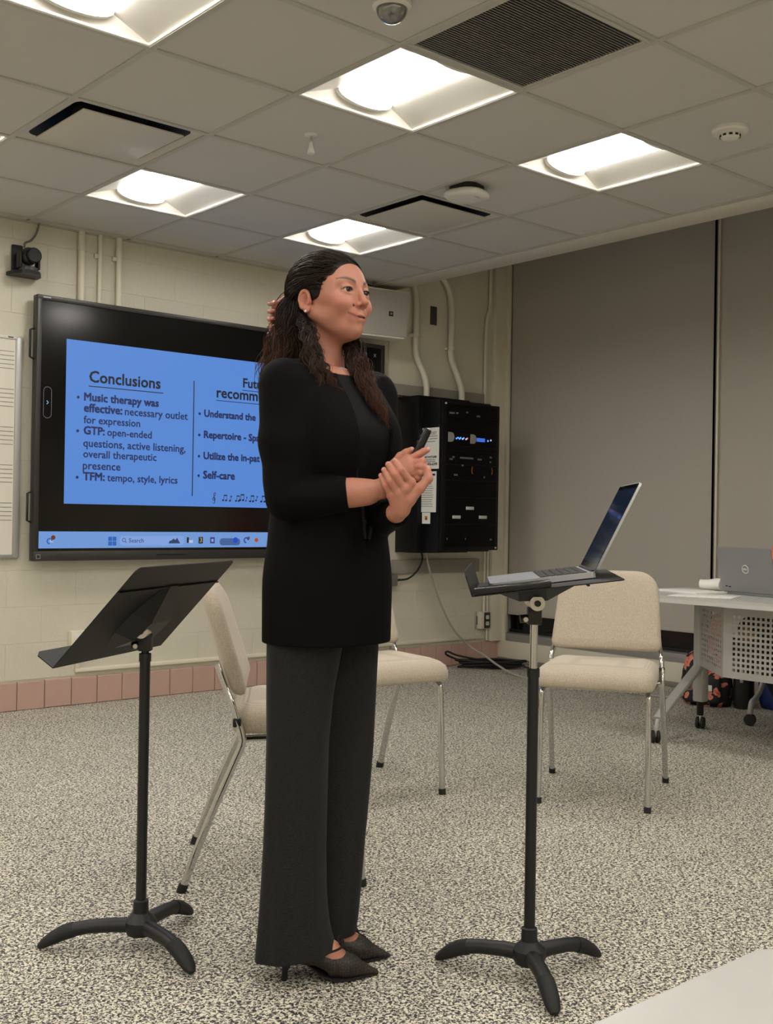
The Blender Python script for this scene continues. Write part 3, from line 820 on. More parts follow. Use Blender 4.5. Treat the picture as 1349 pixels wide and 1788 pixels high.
def outlet(x, z, lab, y=YB, duplex=True, w=.075, h=.115, m=None):
    t_ = empty('wall_outlet', (x, y, z), 0, lab, 'outlet')
    b = NB(); box(b, (-w / 2, -.008, -h / 2), (w / 2, 0, h / 2), .003); obj('plate', b, m or M_['steel'], t_)
    if duplex:
        for s in (-1, 1):
            b = NB(); prism(b, rrect(.034, .030, .010, 4), 0, .011, Matrix.Translation((0, 0, s * .024)) @ MR); sk = obj('socket', b, M_['white_plastic'], t_)
            for q in (-1, 1):
                b = NB(); box(b, (q * .007 - .001, -.0118, s * .024 - .002), (q * .007 + .001, -.010, s * .024 + .008)); obj('slot', b, M_['ink'], sk)
    else:
        b = NB(); box(b, (-.017, -.010, -.034), (.017, -.007, .034), .001); obj('insert', b, mat('brown insert', (.05, .042, .036), .5), t_)
    return t_
outlet(2.15, .202, 'low steel outlet plate beside the middle chair', w=.07, h=.11)
outlet(3.005, .325, 'steel plate with a dark insert near the corner', duplex=False, w=.062, h=.13)
b_ = outlet(3.052, .327, 'double outlet on a raised box next to the corner post', y=YB - .055, w=.06, h=.12, m=mat('dark outlet plate', (.04, .037, .034), .45))
b = NB(); box(b, (-.055, .0, -.065), (.032, .056, .065), .003); obj('back_box', b, trimw, b_)
t = empty('raceway_box', (-.262, YB, .37), 0, 'pale surface outlet box on the wall by the left music stand', 'outlet box')
b = NB(); box(b, (-.055, -.05, -.05), (.055, 0, .055), .006); obj('body', b, trimw, t)
b = NB(); box(b, (-.040, -.054, -.036), (.04, -.049, .040), .002); obj('cover_plate', b, M_['white_plastic'], t)
b = NB()
box(b, (-.275, YB - .022, .205), (-.25, YB + .001, .325), .004); box(b, (-.275, YB - .022, .185), (3.06, YB + .001, .208), .004)
tag(obj('raceway', b, trimw), 'thin painted raceway along the wall above the pink tiles', 'raceway')
# ================================================================== music stands
def frame_mat(c, wd_, up_):
    n = wd_.cross(up_)
    if n.z < 0: n = -n
    M = Matrix((wd_, up_, n)).transposed().to_4x4()
    return Matrix.Translation(c) @ M

def music_stand(label, hub, tips, fold, az, tl, DW, DH, lip, lipa, chrome_z, desk_out):
    """hub / tips / fold are metres (right, ahead) of the camera's floor point; local x = right, y = ahead"""
    t = empty('music_stand', W(*hub), -YAW, label, 'music stand', 'black music stands')
    H = Vector((*hub, 0))
    blk = M_['black_powder']
    # moulded hub and three legs
    b = NB(); lathe(b, [(.012, .028), (.034, .034), (.042, .052), (.040, .068), (.026, .082), (.020, .088), (.019, .118), (.015, .121)], 24); obj('base_hub', b, blk, t)
    for tp in tips:
        v = Vector((*tp, 0)) - H; L_ = v.length; u = v.normalized()
        prof = [(.020, .056, .021, .019), (.07, .058, .020, .018), (.13, .056, .0195, .0175), (.17, .050, .0195, .0175)]
        prof2 = [(.165, .051, .021, .019), (.19, .044, .021, .019), (.22, .030, .020, .016), (.24, .018, .017, .012), (.252, .010, .010, .007)]
        k = L_ / .252
        b = NB(); tube(b, [u * (a * k) + Vector((0, 0, z)) for a, z, _, _ in prof], [p[2] for p in prof], 14, ry=[p[3] for p in prof]); lg = obj('leg', b, blk, t, smooth=50)
        b = NB(); tube(b, [u * (a * k) + Vector((0, 0, z)) for a, z, _, _ in prof2], [p[2] for p in prof2], 14, ry=[p[3] for p in prof2]); obj('rubber_foot', b, M_['rubber'], lg, smooth=50)
    # desk frame
    wdv = Vector((math.cos(az), math.sin(az), 0)); n0 = Vector((-math.sin(az), math.cos(az), 0))
    up = n0 * math.cos(tl) + Vector((0, 0, math.sin(tl)))
    c = Vector(fold) - H
    M = frame_mat(c, wdv, up)
    piv = M @ Vector((0, DH * .42, -.045))
    ztop = piv.z
    # poles
    b = NB(); tube(b, [(0, 0, .09), (0, 0, chrome_z)], .0135, 18); lathe(b, [(.0155, 0), (.0155, .02)], 18, Matrix.Translation((0, 0, chrome_z - .02))); obj('lower_tube', b, blk, t)
    b = NB(); tube(b, [(0, 0, chrome_z - .03), (0, 0, ztop - .03)], .0095, 18); obj('upper_tube', b, M_['chrome'] if desk_out else blk, t)
    b = NB(); box(b, (-.017, -.014, ztop - .055), (.017, .014, ztop - .012), .004); yk = obj('yoke', b, M_['black_plastic'], t)
    b = NB(); tube(b, [(-.012, 0, ztop - .04), (-.034, 0, ztop - .042)], .010, 12); obj('clamp_screw', b, M_['black_plastic'], yk)
    b = NB(); tube(b, [(-.022, -.012, ztop - .042), (-.022, -.017, ztop - .042)], .006, 12); obj('screw_head', b, M_['steel'], yk)
    # tilt disc seen from the near side
    b = NB(); lathe(b, [(.018, -.056), (.018, .056)], 26, Matrix.Translation((0, 0, ztop)) @ Matrix.Rotation(PI / 2, 4, 'X')); obj('tilt_disc', b, M_['steel'], t)
    b = NB(); lathe(b, [(.0075, -.062), (.0075, .062)], 16, Matrix.Translation((0, 0, ztop)) @ Matrix.Rotation(PI / 2, 4, 'X')); obj('tilt_bolt', b, M_['black_plastic'], t)
    # desk plate with rounded top corners, stiffening rib, lip, rear bracket
    pts = [(-DW / 2, 0), (DW / 2, 0)]
    r_ = .018
    for sx, a0 in ((1, 0), (-1, 90)):
        for k in range(5):
            a = R(a0 + 90 * k / 4); pts.append((sx * (DW / 2 - r_) + r_ * math.cos(a), DH - r_ + r_ * math.sin(a)))
    dm = mat('desk grey black', (.005, .005, .0055), .5, spec=.35, noise=(400, .15), bump=(700, .05, .001))
    b = NB(); prism(b, pts, -.0012, .0012, M); dk = obj('desk', b, dm, t, smooth=20)
    b = NB(); tube(b, [M @ Vector((x, DH * .76, -.003)) for x in (-DW / 2, -DW * .2, DW * .2, DW / 2)], .004, 8, ry=.0025); obj('rib', b, dm, dk)
    lv = Vector((0, -math.cos(lipa), math.sin(lipa))) * lip
    lpts = [(-DW / 2, 0), (DW / 2, 0), (DW / 2, lip * .8), (DW / 2 - .02, lip), (-DW / 2 + .02, lip), (-DW / 2, lip * .8)]
    ML = M @ Matrix((Vector((1, 0, 0)), lv.normalized(), Vector((1, 0, 0)).cross(lv.normalized()))).transposed().to_4x4()
    b = NB(); prism(b, lpts, -.0012, .0012, ML); obj('lip', b, dm, dk, smooth=20)
    b = NB(); rings = []
    for y, w, dz in ((DH * .12, .07, .006), (DH * .30, .10, .036), (DH * .50, .09, .042), (DH * .78, .035, .006)):
        rings.append([M @ Vector(q) for q in ((-w, y, -.001), (w, y, -.001), (w * .55, y, -dz), (-w * .55, y, -dz))])
    loft(b, rings); obj('rear_bracket', b, M_['black_plastic'], t, smooth=20)
    return t, M, H

music_stand('black music stand at left with an empty tilted desk', (-.608, 2.82), ((-.854, 2.783), (-.519, 3.038), (-.445, 2.643)),
            (-.699, 2.84, .735), 1.267, 2.312, .511, .328, .062, 1.40, .745, False)
st, MD, HD = music_stand('black music stand on the right carrying an open laptop', (.36, 2.672), ((.142, 2.752), (.551, 2.789), (.389, 2.452)),
            (.22, 2.693, .929), 1.459, 3.009, .507, .334, .059, 1.381, .742, True)
# black folder lying along the near edge of the right desk
b = NB()
box(b, (-.255, .004, .002), (-.205, .175, .017), .003, M=MD)
fo = obj('folder', b, M_['black_gloss']); fo.location = W(.36, 2.672); fo.rotation_euler = (0, 0, -YAW)
tag(fo, 'glossy black slim case on the near edge of the laptop stand', 'case')

# ------------------------------------------------------------------ laptop on the stand
LW, LD, LS = .322, .245, .232
t = empty('laptop', W(.256, 2.735, 0), -YAW, 'open silver laptop with a dark screen on the music stand', 'laptop')
az, tl = 1.500, 3.009
wdv = Vector((math.cos(az), math.sin(az), 0)); n0 = Vector((-math.sin(az), math.cos(az), 0)); up = n0 * math.cos(tl) + Vector((0, 0, math.sin(tl)))
ML = frame_mat(Vector((0, 0, .9375)), wdv, up)
alum = mat('laptop aluminium', (.50, .52, .56), .35, .75)
b = NB(); prism(b, rrect(LW, LD, .012, 4, 0, LD / 2), 0, .013, ML); base = obj('base', b, alum, t, smooth=30)
b = NB(); box(b, (-.145, .118, .0128), (.145, .228, .0134), M=ML); obj('keyboard_well', b, M_['black_plastic'], base)
kb = mat('key black', (.014, .014, .015), .5)
km = {}
for rI in range(6):
    nk = 14 if rI < 5 else 11
    for k in range(nk):
        w = .286 / nk
        key = (nk,)
        if key not in km:
            b = NB(); box(b, (-w / 2 + .0012, -.0078, 0), (w / 2 - .0012, .0078, .0012), .0003, seg=1)
            me = bpy.data.meshes.new('key'); b.to_mesh(me); b.free(); me.materials.append(kb); km[key] = me
        o = obj('key', km[key], None, base); o.matrix_local = ML @ Matrix.Translation((-.143 + w * (k + .5), .219 - rI * .0182, .0134))
b = NB(); box(b, (-.065, .022, .0129), (.065, .105, .0133), M=ML); obj('trackpad', b, mat('trackpad', (.50, .53, .60), .3, .5), base)
b = NB(); tube(b, [ML @ Vector((x, LD - .004, .012)) for x in (-.14, .14)], .005, 10); obj('hinge', b, M_['black_plastic'], t)
sa = .991
sd = Vector((0, math.cos(sa), math.sin(sa)))
MS = ML @ Matrix.Translation((0, LD - .003, .013)) @ Matrix((Vector((1, 0, 0)), sd, Vector((1, 0, 0)).cross(sd))).transposed().to_4x4()
b = NB(); prism(b, rrect(LW, LS, .010, 4, 0, LS / 2), -.006, -.0005, MS); lid = obj('lid', b, alum, t, smooth=30)
b = NB(); box(b, (-LW / 2 + .003, .004, -.0006), (LW / 2 - .003, LS - .003, .0006), M=MS); obj('glass', b, mat('laptop glass', (.008, .008, .010), .06, spec=.7), lid)
b = NB(); box(b, (-LW / 2 + .010, .020, .0005), (LW / 2 - .010, LS - .014, .0009), M=MS); obj('picture', b, mat('laptop picture', (.008, .012, .02), .07, spec=.7, emit=(srgb(34, 48, 72), .3)), lid)
b = NB(); box(b, (-.09, .135, .0008), (.06, .155, .0012), M=MS); obj('picture_text', b, mat('laptop dark strip', (.01, .01, .015), .1, emit=(srgb(20, 30, 55), .4)), lid)

# ================================================================== chairs
def fabric_mat():
    m = mat('oat woven fabric', (.47, .405, .32), .9, sheen=.25)
    nt = m.node_tree; b = nt.nodes['Principled BSDF']; tc = nt.nodes.new('ShaderNodeTexCoord')
    n = nt.nodes.new('ShaderNodeTexNoise'); n.inputs['Scale'].default_value = 260; n.inputs['Detail'].default_value = 2
    mp = nt.nodes.new('ShaderNodeMapping'); mp.inputs['Scale'].default_value = (1, 1, .45)
    nt.links.new(tc.outputs['Object'], mp.inputs['Vector']); nt.links.new(mp.outputs['Vector'], n.inputs['Vector'])
    wv = nt.nodes.new('ShaderNodeTexWave'); wv.bands_direction = 'Z'; wv.inputs['Scale'].default_value = 70; wv.inputs['Distortion'].default_value = 1.0
    nt.links.new(tc.outputs['Object'], wv.inputs['Vector'])
    ad = nt.nodes.new('ShaderNodeMath'); ad.operation = 'MULTIPLY_ADD'; ad.inputs[1].default_value = .35
    nt.links.new(wv.outputs['Fac'], ad.inputs[0]); nt.links.new(n.outputs['Fac'], ad.inputs[2])
    mr = nt.nodes.new('ShaderNodeMapRange'); mr.inputs['From Min'].default_value = .3; mr.inputs['From Max'].default_value = 1.0
    mr.inputs['To Min'].default_value = .78; mr.inputs['To Max'].default_value = 1.18
    nt.links.new(ad.outputs[0], mr.inputs['Value'])
    mx = nt.nodes.new('ShaderNodeMix'); mx.data_type = 'RGBA'; mx.blend_type = 'MULTIPLY'; mx.inputs['Factor'].default_value = 1
    mx.inputs['A'].default_value = b.inputs['Base Color'].default_value
    nt.links.new(mr.outputs['Result'], mx.inputs['B']); nt.links.new(mx.outputs['Result'], b.inputs['Base Color'])
    bp = nt.nodes.new('ShaderNodeBump'); bp.inputs['Strength'].default_value = .4; bp.inputs['Distance'].default_value = .002
    nt.links.new(ad.outputs[0], bp.inputs['Height']); nt.links.new(bp.outputs['Normal'], b.inputs['Normal'])
    return m
FAB = fabric_mat()
def make_chair():
    t = empty('chair')
    # seat pad
    b = NB(); rings = []
    for z, ins, rr in ((.452, .03, .04), (.456, .008, .05), (.468, 0, .055), (.498, 0, .055), (.518, .006, .055), (.531, .022, .06), (.538, .05, .06), (.540, .10, .05), (.539, .16, .03)):
        ring = []
        for x, y in rrect(.455 - 2 * ins, .435 - 2 * ins, max(rr - ins * .2, .02), 6, 0, .085):
            fr = max(0, (y - .20) / .1); ring.append((x * (1 - .04 * max(0, -(y - .085) / .2)), y, z - .012 * fr ** 2 * (z > .49) - .004 * math.cos(x * 14) * (z > .535)))
        rings.append(ring)
    loft(b, rings); obj('seat', b, FAB, t, smooth=70)
    # backrest: rounded top corners, gentle curve, leaning back
    def outline(ins):
        pts = []
        hw, h0, h1 = .225 - ins, 0 + ins, .33 - ins
        for (cx, cz, r_, a0) in ((hw, h0, .03, -90), (hw * .93, h1, .095, 0), (-hw * .93, h1, .095, 90), (-hw, h0, .03, 180)):
            r_ = max(r_ - ins * .5, .012)
            sx = 1 if cx > 0 else -1; sz = 1 if cz > .1 else -1
            for k in range(7):
                a = R(a0 + 90 * k / 6); pts.append((cx - sx * r_ + r_ * math.cos(a), cz - sz * r_ + r_ * math.sin(a)))
        return pts
    def bp(x, s, dy):
        y = -.125 - .30 * s + .5 * x * x + dy; return (x, y, .566 + s * .985 + .10 * 0)
    b = NB(); rings = []
    for dy, ins in ((-.027, .10), (-.026, .05), (-.024, .018), (-.016, .003), (0, 0), (.014, .004), (.023, .018), (.028, .05), (.030, .10)):
        rings.append([bp(x, s, dy) for x, s in outline(ins)])
    loft(b, rings); obj('backrest', b, FAB, t, smooth=70)
    # chrome frame
    for s in (-1, 1):
        ft = [(s * .208, .264, .004), (s * .207, .255, .2), (s * .205, .245, .40), (s * .203, .238, .435), (s * .202, .215, .449)]
        b = NB(); tube(b, smooth_path(ft, 4), .0105, 12, ry=.0125); lg = obj('leg', b, M_['chrome'], t, smooth=60)
        b = NB(); tube(b, [(s * .208, .265, 0), (s * .208, .263, .022)], .013, 12, ry=.015); obj('foot_tip', b, M_['rubber'], lg)
        b = NB(); tube(b, [(s * .202, .22, .447), (s * .212, -.06, .443), (s * .222, -.10, .443)], .010, 10); obj('side_rail', b, M_['chrome'], t, smooth=60)
        rt = [(s * .240, -.264, .004), (s * .236, -.20, .18), (s * .232, -.125, .36), (s * .230, -.098, .425), (s * .229, -.098, .455), (s * .228, -.112, .50)]
        b = NB(); tube(b, smooth_path(rt, 4), .0105, 12, ry=.0135); lg = obj('leg', b, M_['chrome'], t, smooth=60)
        b = NB(); tube(b, [(s * .240, -.266, 0), (s * .2395, -.258, .024)], .013, 12, ry=.016); obj('foot_tip', b, M_['rubber'], lg)
        b = NB(); tube(b, smooth_path([(s * .228, -.110, .49), (s * .226, -.126, .54), (s * .215, -.148, .59), (s * .205, -.175, .66)], 4), .011, 12, ry=.008); obj('back_post', b, M_['chrome'], t, smooth=60)
        b = NB(); box(b, (s * .228 - .012, -.125, .478), (s * .228 + .012, -.100, .505), .005); obj('joint_sleeve', b, M_['black_plastic'], t)
    b = NB(); tube(b, [(-.205, .20, .446), (.205, .20, .446)], .009, 10); obj('cross_rail', b, M_['chrome'], t)
    return t
def rd_dir(fr, rear):
    """heading of a chair from its front and rear foot midpoints, in right/ahead metres"""
    v = (W(*fr) - W(*rear)); return math.atan2(v.y, v.x) - PI / 2
ch = make_chair()
ch.location = W(.8865, 4.505); ch.rotation_euler = (0, 0, rd_dir((.8055, 4.2545), (.9675, 4.7565)))
tag(ch, 'oat fabric chair with chrome legs facing the camera, beside the laptop stand', 'chair', 'oat fabric stacking chairs')
c2 = copy_tree(ch)
# near rear foot (-.593, 3.244), near front foot (-.041, 3.295)
fd = Vector((.552, .051)).normalized(); sd_ = Vector((-fd.y, fd.x))
cen = Vector((-.317, 3.27)) + sd_ * .224
c2.location = W(cen.x, cen.y); c2.rotation_euler = (0, 0, rd_dir((cen + fd)[:], (cen - fd)[:]))
tag(c2, 'oat fabric chair seen side on behind the left music stand', 'chair', 'oat fabric stacking chairs')
c3 = copy_tree(ch)
fd = Vector((.290, -.467)).normalized(); sd_ = Vector((fd.y, -fd.x))
cen = Vector((.114, 4.6575)) + sd_ * .224
c3.location = W(cen.x, cen.y); c3.rotation_euler = (0, 0, rd_dir((cen + fd)[:], (cen - fd)[:]))
tag(c3, 'oat fabric chair half hidden behind the standing woman', 'chair', 'oat fabric stacking chairs')

# ================================================================== tables
lam = mat('pale laminate', (.47, .465, .45), .32, noise=(60, .03))
edge = mat('laminate edge', (.54, .53, .51), .4)
grey = mat('grey steel paint', (.42, .41, .385), .42, .1)
t = empty('folding_table', (1.86, -.75, 0), 0, 'grey topped table with a perforated front panel at the right', 'table')
P_ = lambda x, y, z: (x - 1.86, y + .75, z)
top = [(x + 1.855 - 1.86, y) for x, y in rrect(.79, 1.76, .09, 6, 0, 0)]
b = NB(); prism(b, [(x, y) for x, y in top], .728, .742); tp_ = obj('table_top', b, lam, t, smooth=30)
b = NB(); prism(b, [(x * 1.006, y * 1.003) for x, y in top], .710, .7285); obj('edge_band', b, edge, tp_, smooth=30)
# perforated modesty panel: real square holes
def perforated(bm, y0, y1, z0, z1, nx, nz, hole, my, mz, M):
    ys = [y0, y0 + my]; zs = [z0, z0 + mz]
    py = (y1 - y0 - 2 * my) / nx; pz = (z1 - z0 - 2 * mz) / nz
    for k in range(nx): ys += [y0 + my + py * k + (py - hole) / 2, y0 + my + py * k + (py + hole) / 2]
    for k in range(nz): zs += [z0 + mz + pz * k + (pz - hole) / 2, z0 + mz + pz * k + (pz + hole) / 2]
    ys += [y1 - my, y1]; zs += [z1 - mz, z1]
    V = {}
    for i, y in enumerate(ys):
        for j, z in enumerate(zs): V[i, j] = bm.verts.new(M @ Vector((0, y, z)))
    for i in range(len(ys) - 1):
        for j in range(len(zs) - 1):
            if 2 <= i < len(ys) - 2 and 2 <= j < len(zs) - 2 and i % 2 == 0 and j % 2 == 0: continue
            bm.faces.new((V[i, j], V[i + 1, j], V[i + 1, j + 1], V[i, j + 1]))
    bm.normal_update(); bmesh.ops.solidify(bm, geom=bm.faces[:], thickness=.0015)
b = NB(); perforated(b, -1.36, -.455, .355, .690, 32, 11, .0140, .045, .028, Matrix.Translation(P_(1.66, 0, 0))); pn = obj('perforated_panel', b, grey, t, smooth=0)
b = NB(); perforated(b, 0, .43, .355, .690, 11, 11, .0140, .03, .028, Matrix.Translation(P_(1.66, -.455, 0)) @ Matrix.Rotation(R(-42), 4, 'Z')); obj('panel_wing', b, grey, t, smooth=0)
b = NB(); box(b, P_(1.96, -.145, .16), P_(2.02, -.085, .715), .008); obj('column', b, grey, t)
b = NB(); tube(b, [P_(1.99, -.115, .36), P_(1.75, -.13, .22), P_(1.575, -.145, .115)], .028, 12, ry=.014, sq=.6); obj('foot_beam', b, grey, t)
b = NB(); tube(b, [P_(2.0, -.105, .20), P_(2.05, -.075, .13), P_(2.07, -.062, .075)], .018, 10, ry=.012); obj('rear_strut', b, M_['black_plastic'], t)
b = NB(); box(b, P_(1.96, -1.42, .16), P_(2.02, -1.36, .715), .008); obj('column', b, grey, t)
b = NB(); tube(b, [P_(1.99, -1.39, .30), P_(1.75, -1.39, .18), P_(1.575, -1.39, .10)], .028, 12, ry=.014, sq=.6); obj('foot_beam', b, grey, t)
def caster(parent, x, y, a=0.0):
    c = NB()
    Mx = Matrix.Translation((x, y, .032)) @ Matrix.Rotation(a, 4, 'Z')
    for s in (-1, 1): lathe(c, [(.012, -.008), (.030, -.007), (.032, 0), (.030, .007), (.012, .008)], 20, Mx @ Matrix.Translation((0, s * .013, 0)) @ Matrix.Rotation(PI / 2, 4, 'X'))
    k = obj('caster', c, M_['rubber'], parent)
    c = NB(); box(c, (-.010, -.006, -.002), (.014, .006, .05), .003, M=Mx); obj('caster_fork', c, M_['silver'], k)
for q, a in (((2.073, -.062), .3), ((1.552, -.146), .9), ((2.073, -1.39), 0.2), ((1.552, -1.39), 0.4)):
    caster(t, *P_(*q, 0)[:2], a)
b = NB(); tube(b, [P_(1.575, -.145, .115), P_(1.556, -.146, .06)], .012, 8); obj('stem', b, grey, t)
b = NB(); tube(b, [P_(1.575, -1.39, .10), P_(1.556, -1.39, .06)], .012, 8); obj('stem', b, grey, t)
b = NB(); tube(b, [P_(2.0, -1.39, .20), P_(2.07, -1.39, .07)], .014, 8); obj('rear_strut', b, M_['black_plastic'], t)

# near table at the lower right corner
t = empty('near_table', (-2.9, -3.25, 0), 0, 'pale grey table corner at the lower right, nearest the camera', 'table')
b = NB(); prism(b, rrect(1.37, .61, .02, 4, 0, 0), .728, .742, Matrix.Translation((0, 0, 0))); obj('table_top', b, lam, t, smooth=30)
b = NB(); prism(b, rrect(1.374, .614, .021, 4), .708, .7285); obj('edge_band', b, edge, t, smooth=30)
for sx in (-1, 1):
    for sy_ in (-1, 1):
        b = NB(); tube(b, [(sx * .6, sy_ * .24, 0), (sx * .6, sy_ * .24, .71)], .019, 12); obj('leg', b, grey, t)

# open laptop on the far table
t = empty('notebook_computer', (1.91, -.285, .742), math.atan2(-.325, -.075), 'grey laptop on the far table, lid back with a round logo', 'laptop')
# local x runs along the lid to the right of the picture, local +y is the user's side
dg_ = mat('laptop grey lid', (.26, .26, .262), .45, .3)
b = NB(); prism(b, rrect(.355, .235, .012, 4, .178, .125), .002, .018); obj('base', b, dg_, t, smooth=30)
b = NB(); box(b, (.03, .09, .018), (.325, .20, .0195)); obj('keyboard', b, M_['black_plastic'], t)
lean = R(12)
MS = Matrix.Translation((0.178, .004, .016)) @ Matrix.Rotation(lean, 4, 'X') 
b = NB(); prism(b, rrect(.355, .225, .010, 4, 0, .1125), -.005, .003, MS @ Matrix.Rotation(PI / 2, 4, 'X')); ld = obj('lid', b, dg_, t, smooth=30)
b = NB(); box(b, (-.168, .0048, .012), (.168, .0056, .215), M=MS); obj('screen', b, emis('far screen', (.5, .6, .8), .6), ld)
b = NB(); tube(b, [MS @ Vector((.020 * math.cos(a), -.0034, .118 + .020 * math.sin(a))) for a in [2 * PI * k / 24 for k in range(24)]], .0016, 6, closed=True); obj('logo_ring', b, M_['white_plastic'], ld)
text('logo_text', 'DELL', M_['white_plastic'], ld, MS @ Matrix.Translation((-.0135, -.0036, .1135)) @ Matrix.Rotation(PI / 2, 4, 'X'), width=.027, bold=.0008)
b = NB(); box(b, (-.150, -.0036, .022), (-.135, -.0028, .028), M=MS); box(b, (-.128, -.0036, .020), (-.112, -.0028, .026), M=MS); obj('sticker', b, M_['ink'], ld)

# papers and a tissue pack on the far table
for k, (x, y, rz, lab) in enumerate(((1.62, -.37, .35, 'loose white papers on the far table, in front of the laptop'), (1.83, -.15, -.2, 'white sheet under the tissue pack on the far table'))):
    b = NB(); box(b, (-.11, -.15, 0), (.11, .15, .003 + .006 * k), .001)
    o = obj('paper_sheet', b, M_['paper']); o.location = (x, y, .742); o.rotation_euler = (0, 0, rz); tag(o, lab, 'paper')
b = NB(); rings = []
for y in (-.055, -.053, -.03, .03, .053, .055):
    sc = .75 if abs(y) > .054 else 1
    rings.append([(sc * .04 * math.cos(a), y, .030 + .028 * sc * math.sin(a) * (1 + .2 * math.sin(40 * y + 2 * a))) for a in [2 * PI * k / 16 for k in range(16)]])
loft(b, rings); o = obj('tissue_pack', b, M_['paper'], smooth=50); o.location = (1.955, -.195, .751); o.rotation_euler = (0, 0, .2)
tag(o, 'white rolled tissue pack behind the papers on the far table', 'tissue pack')

# bags on the floor under the far table
def floral():
    m = mat('floral print', (.012, .012, .014), .7); nt = m.node_tree; b = nt.nodes['Principled BSDF']; tc = nt.nodes.new('ShaderNodeTexCoord')
    v = nt.nodes.new('ShaderNodeTexVoronoi'); v.inputs['Scale'].default_value = 17; v.inputs['Randomness'].default_value = .9
    n = nt.nodes.new('ShaderNodeTexNoise'); n.inputs['Scale'].default_value = 22
    av = nt.nodes.new('ShaderNodeMix'); av.data_type = 'VECTOR'; av.inputs['Factor'].default_value = .08
    nt.links.new(tc.outputs['Object'], n.inputs['Vector']); nt.links.new(tc.outputs['Object'], av.inputs['A']); nt.links.new(n.outputs['Color'], av.inputs['B'])
    nt.links.new(av.outputs['Result'], v.inputs['Vector'])
    r = nt.nodes.new('ShaderNodeValToRGB'); r.color_ramp.interpolation = 'CONSTANT'; e = r.color_ramp.elements
    e[0].position = 0; e[0].color = (.62, .09, .05, 1); e[1].position = .46; e[1].color = (.012, .012, .014, 1)
    k = e.new(.22); k.color = (.70, .24, .16, 1)
    nt.links.new(v.outputs['Distance'], r.inputs['Fac'])
    r2_ = nt.nodes.new('ShaderNodeValToRGB'); r2_.color_ramp.interpolation = 'CONSTANT'; e = r2_.color_ramp.elements
    e[0].position = 0; e[0].color = (1, 1, 1, 1); e[1].position = .62; e[1].color = (.25, .6, .75, 1)
    sx = nt.nodes.new('ShaderNodeSeparateColor'); nt.links.new(v.outputs['Color'], sx.inputs['Color']); nt.links.new(sx.outputs['Red'], r2_.inputs['Fac'])
    mx = nt.nodes.new('ShaderNodeMix'); mx.data_type = 'RGBA'; mx.blend_type = 'MULTIPLY'; mx.inputs['Factor'].default_value = 1
    nt.links.new(r.outputs['Color'], mx.inputs['A']); nt.links.new(r2_.outputs['Color'], mx.inputs['B']); nt.links.new(mx.outputs['Result'], b.inputs['Base Color'])
    return m
def bag(name, lab, loc, rz, w, d, h, m, slump=.2, cat='bag'):
    t_ = empty(name, loc, rz, lab, cat)
    b = NB(); rings = []
    for k in range(9):
        f = k / 8; z = h * f
        sc = (1 - .10 * (1 - f) ** 4) * (1 - slump * f ** 2)
        if k == 8: sc *= .5
        rings.append([(w / 2 * sc * math.copysign(abs(math.cos(a)) ** .6, math.cos(a)) * (1 + .03 * math.sin(5 * a + 7 * f)), d / 2 * sc * math.copysign(abs(math.sin(a)) ** .6, math.sin(a)) - .05 * slump * f, z + .012 * math.sin(3 * a)) if 0 < k else (w / 2 * .9 * math.cos(a), d / 2 * .9 * math.sin(a), 0) for a in [2 * PI * j / 28 for j in range(28)]])
    loft(b, rings); obj('body', b, m, t_, smooth=70)
    return t_
FL = floral()
t = bag('backpack', 'floral print backpack on the floor under the far table', (2.80, .37, 0), R(-72), .31, .20, .33, FL, .25, 'backpack')
b = NB(); box(b, (-.11, -.135, .02), (.11, -.08, .19), .025, seg=3); obj('front_pocket', b, FL, t, smooth=60)
b = NB(); box(b, (-.005, -.142, .10), (.065, -.134, .135), .003); obj('label_patch', b, M_['paper'], t)
b = NB(); tube(b, smooth_path([(-.05, .05, .33), (-.04, .05, .40), (.04, .05, .40), (.05, .05, .33)], 6), .009, 8); obj('grab_handle', b, M_['black_plastic'], t)
redm = mat('red patterned cloth', (.55, .07, .05), .7, noise=(30, .5))
t = bag('drawstring_pouch', 'red patterned pouch leaning behind the floral backpack', (3.02, .46, 0), R(20), .16, .14, .52, redm, .35, 'pouch')
b = NB(); tube(b, [(.055 * math.cos(a), .055 * math.sin(a) - .012, .45 + .004 * math.sin(5 * a)) for a in [2 * PI * k / 16 for k in range(16)]], .006, 6, closed=True); obj('drawstring', b, M_['paper'], t)
t = bag('tote_bag', 'deep blue bag on the floor at the right edge, under the table', (3.02, .0, 0), R(-72), .27, .20, .36, mat('blue nylon', (.006, .02, .13), .5, noise=(12, .2)), .12)
b = NB(); tube(b, smooth_path([(-.06, -.07, .30), (-.05, -.08, .40), (.05, -.08, .40), (.06, -.07, .30)], 6), .008, 8); obj('strap', b, M_['black_plastic'], t)
t = bag('black_bag', 'black bag between the floral backpack and the blue bag', (2.87, .165, 0), R(-72), .115, .17, .30, M_['black_plastic'], .2)
b = NB(); box(b, (.0, -.105, .16), (.02, -.098, .24), .003); obj('strap_buckle', b, M_['silver'], t)
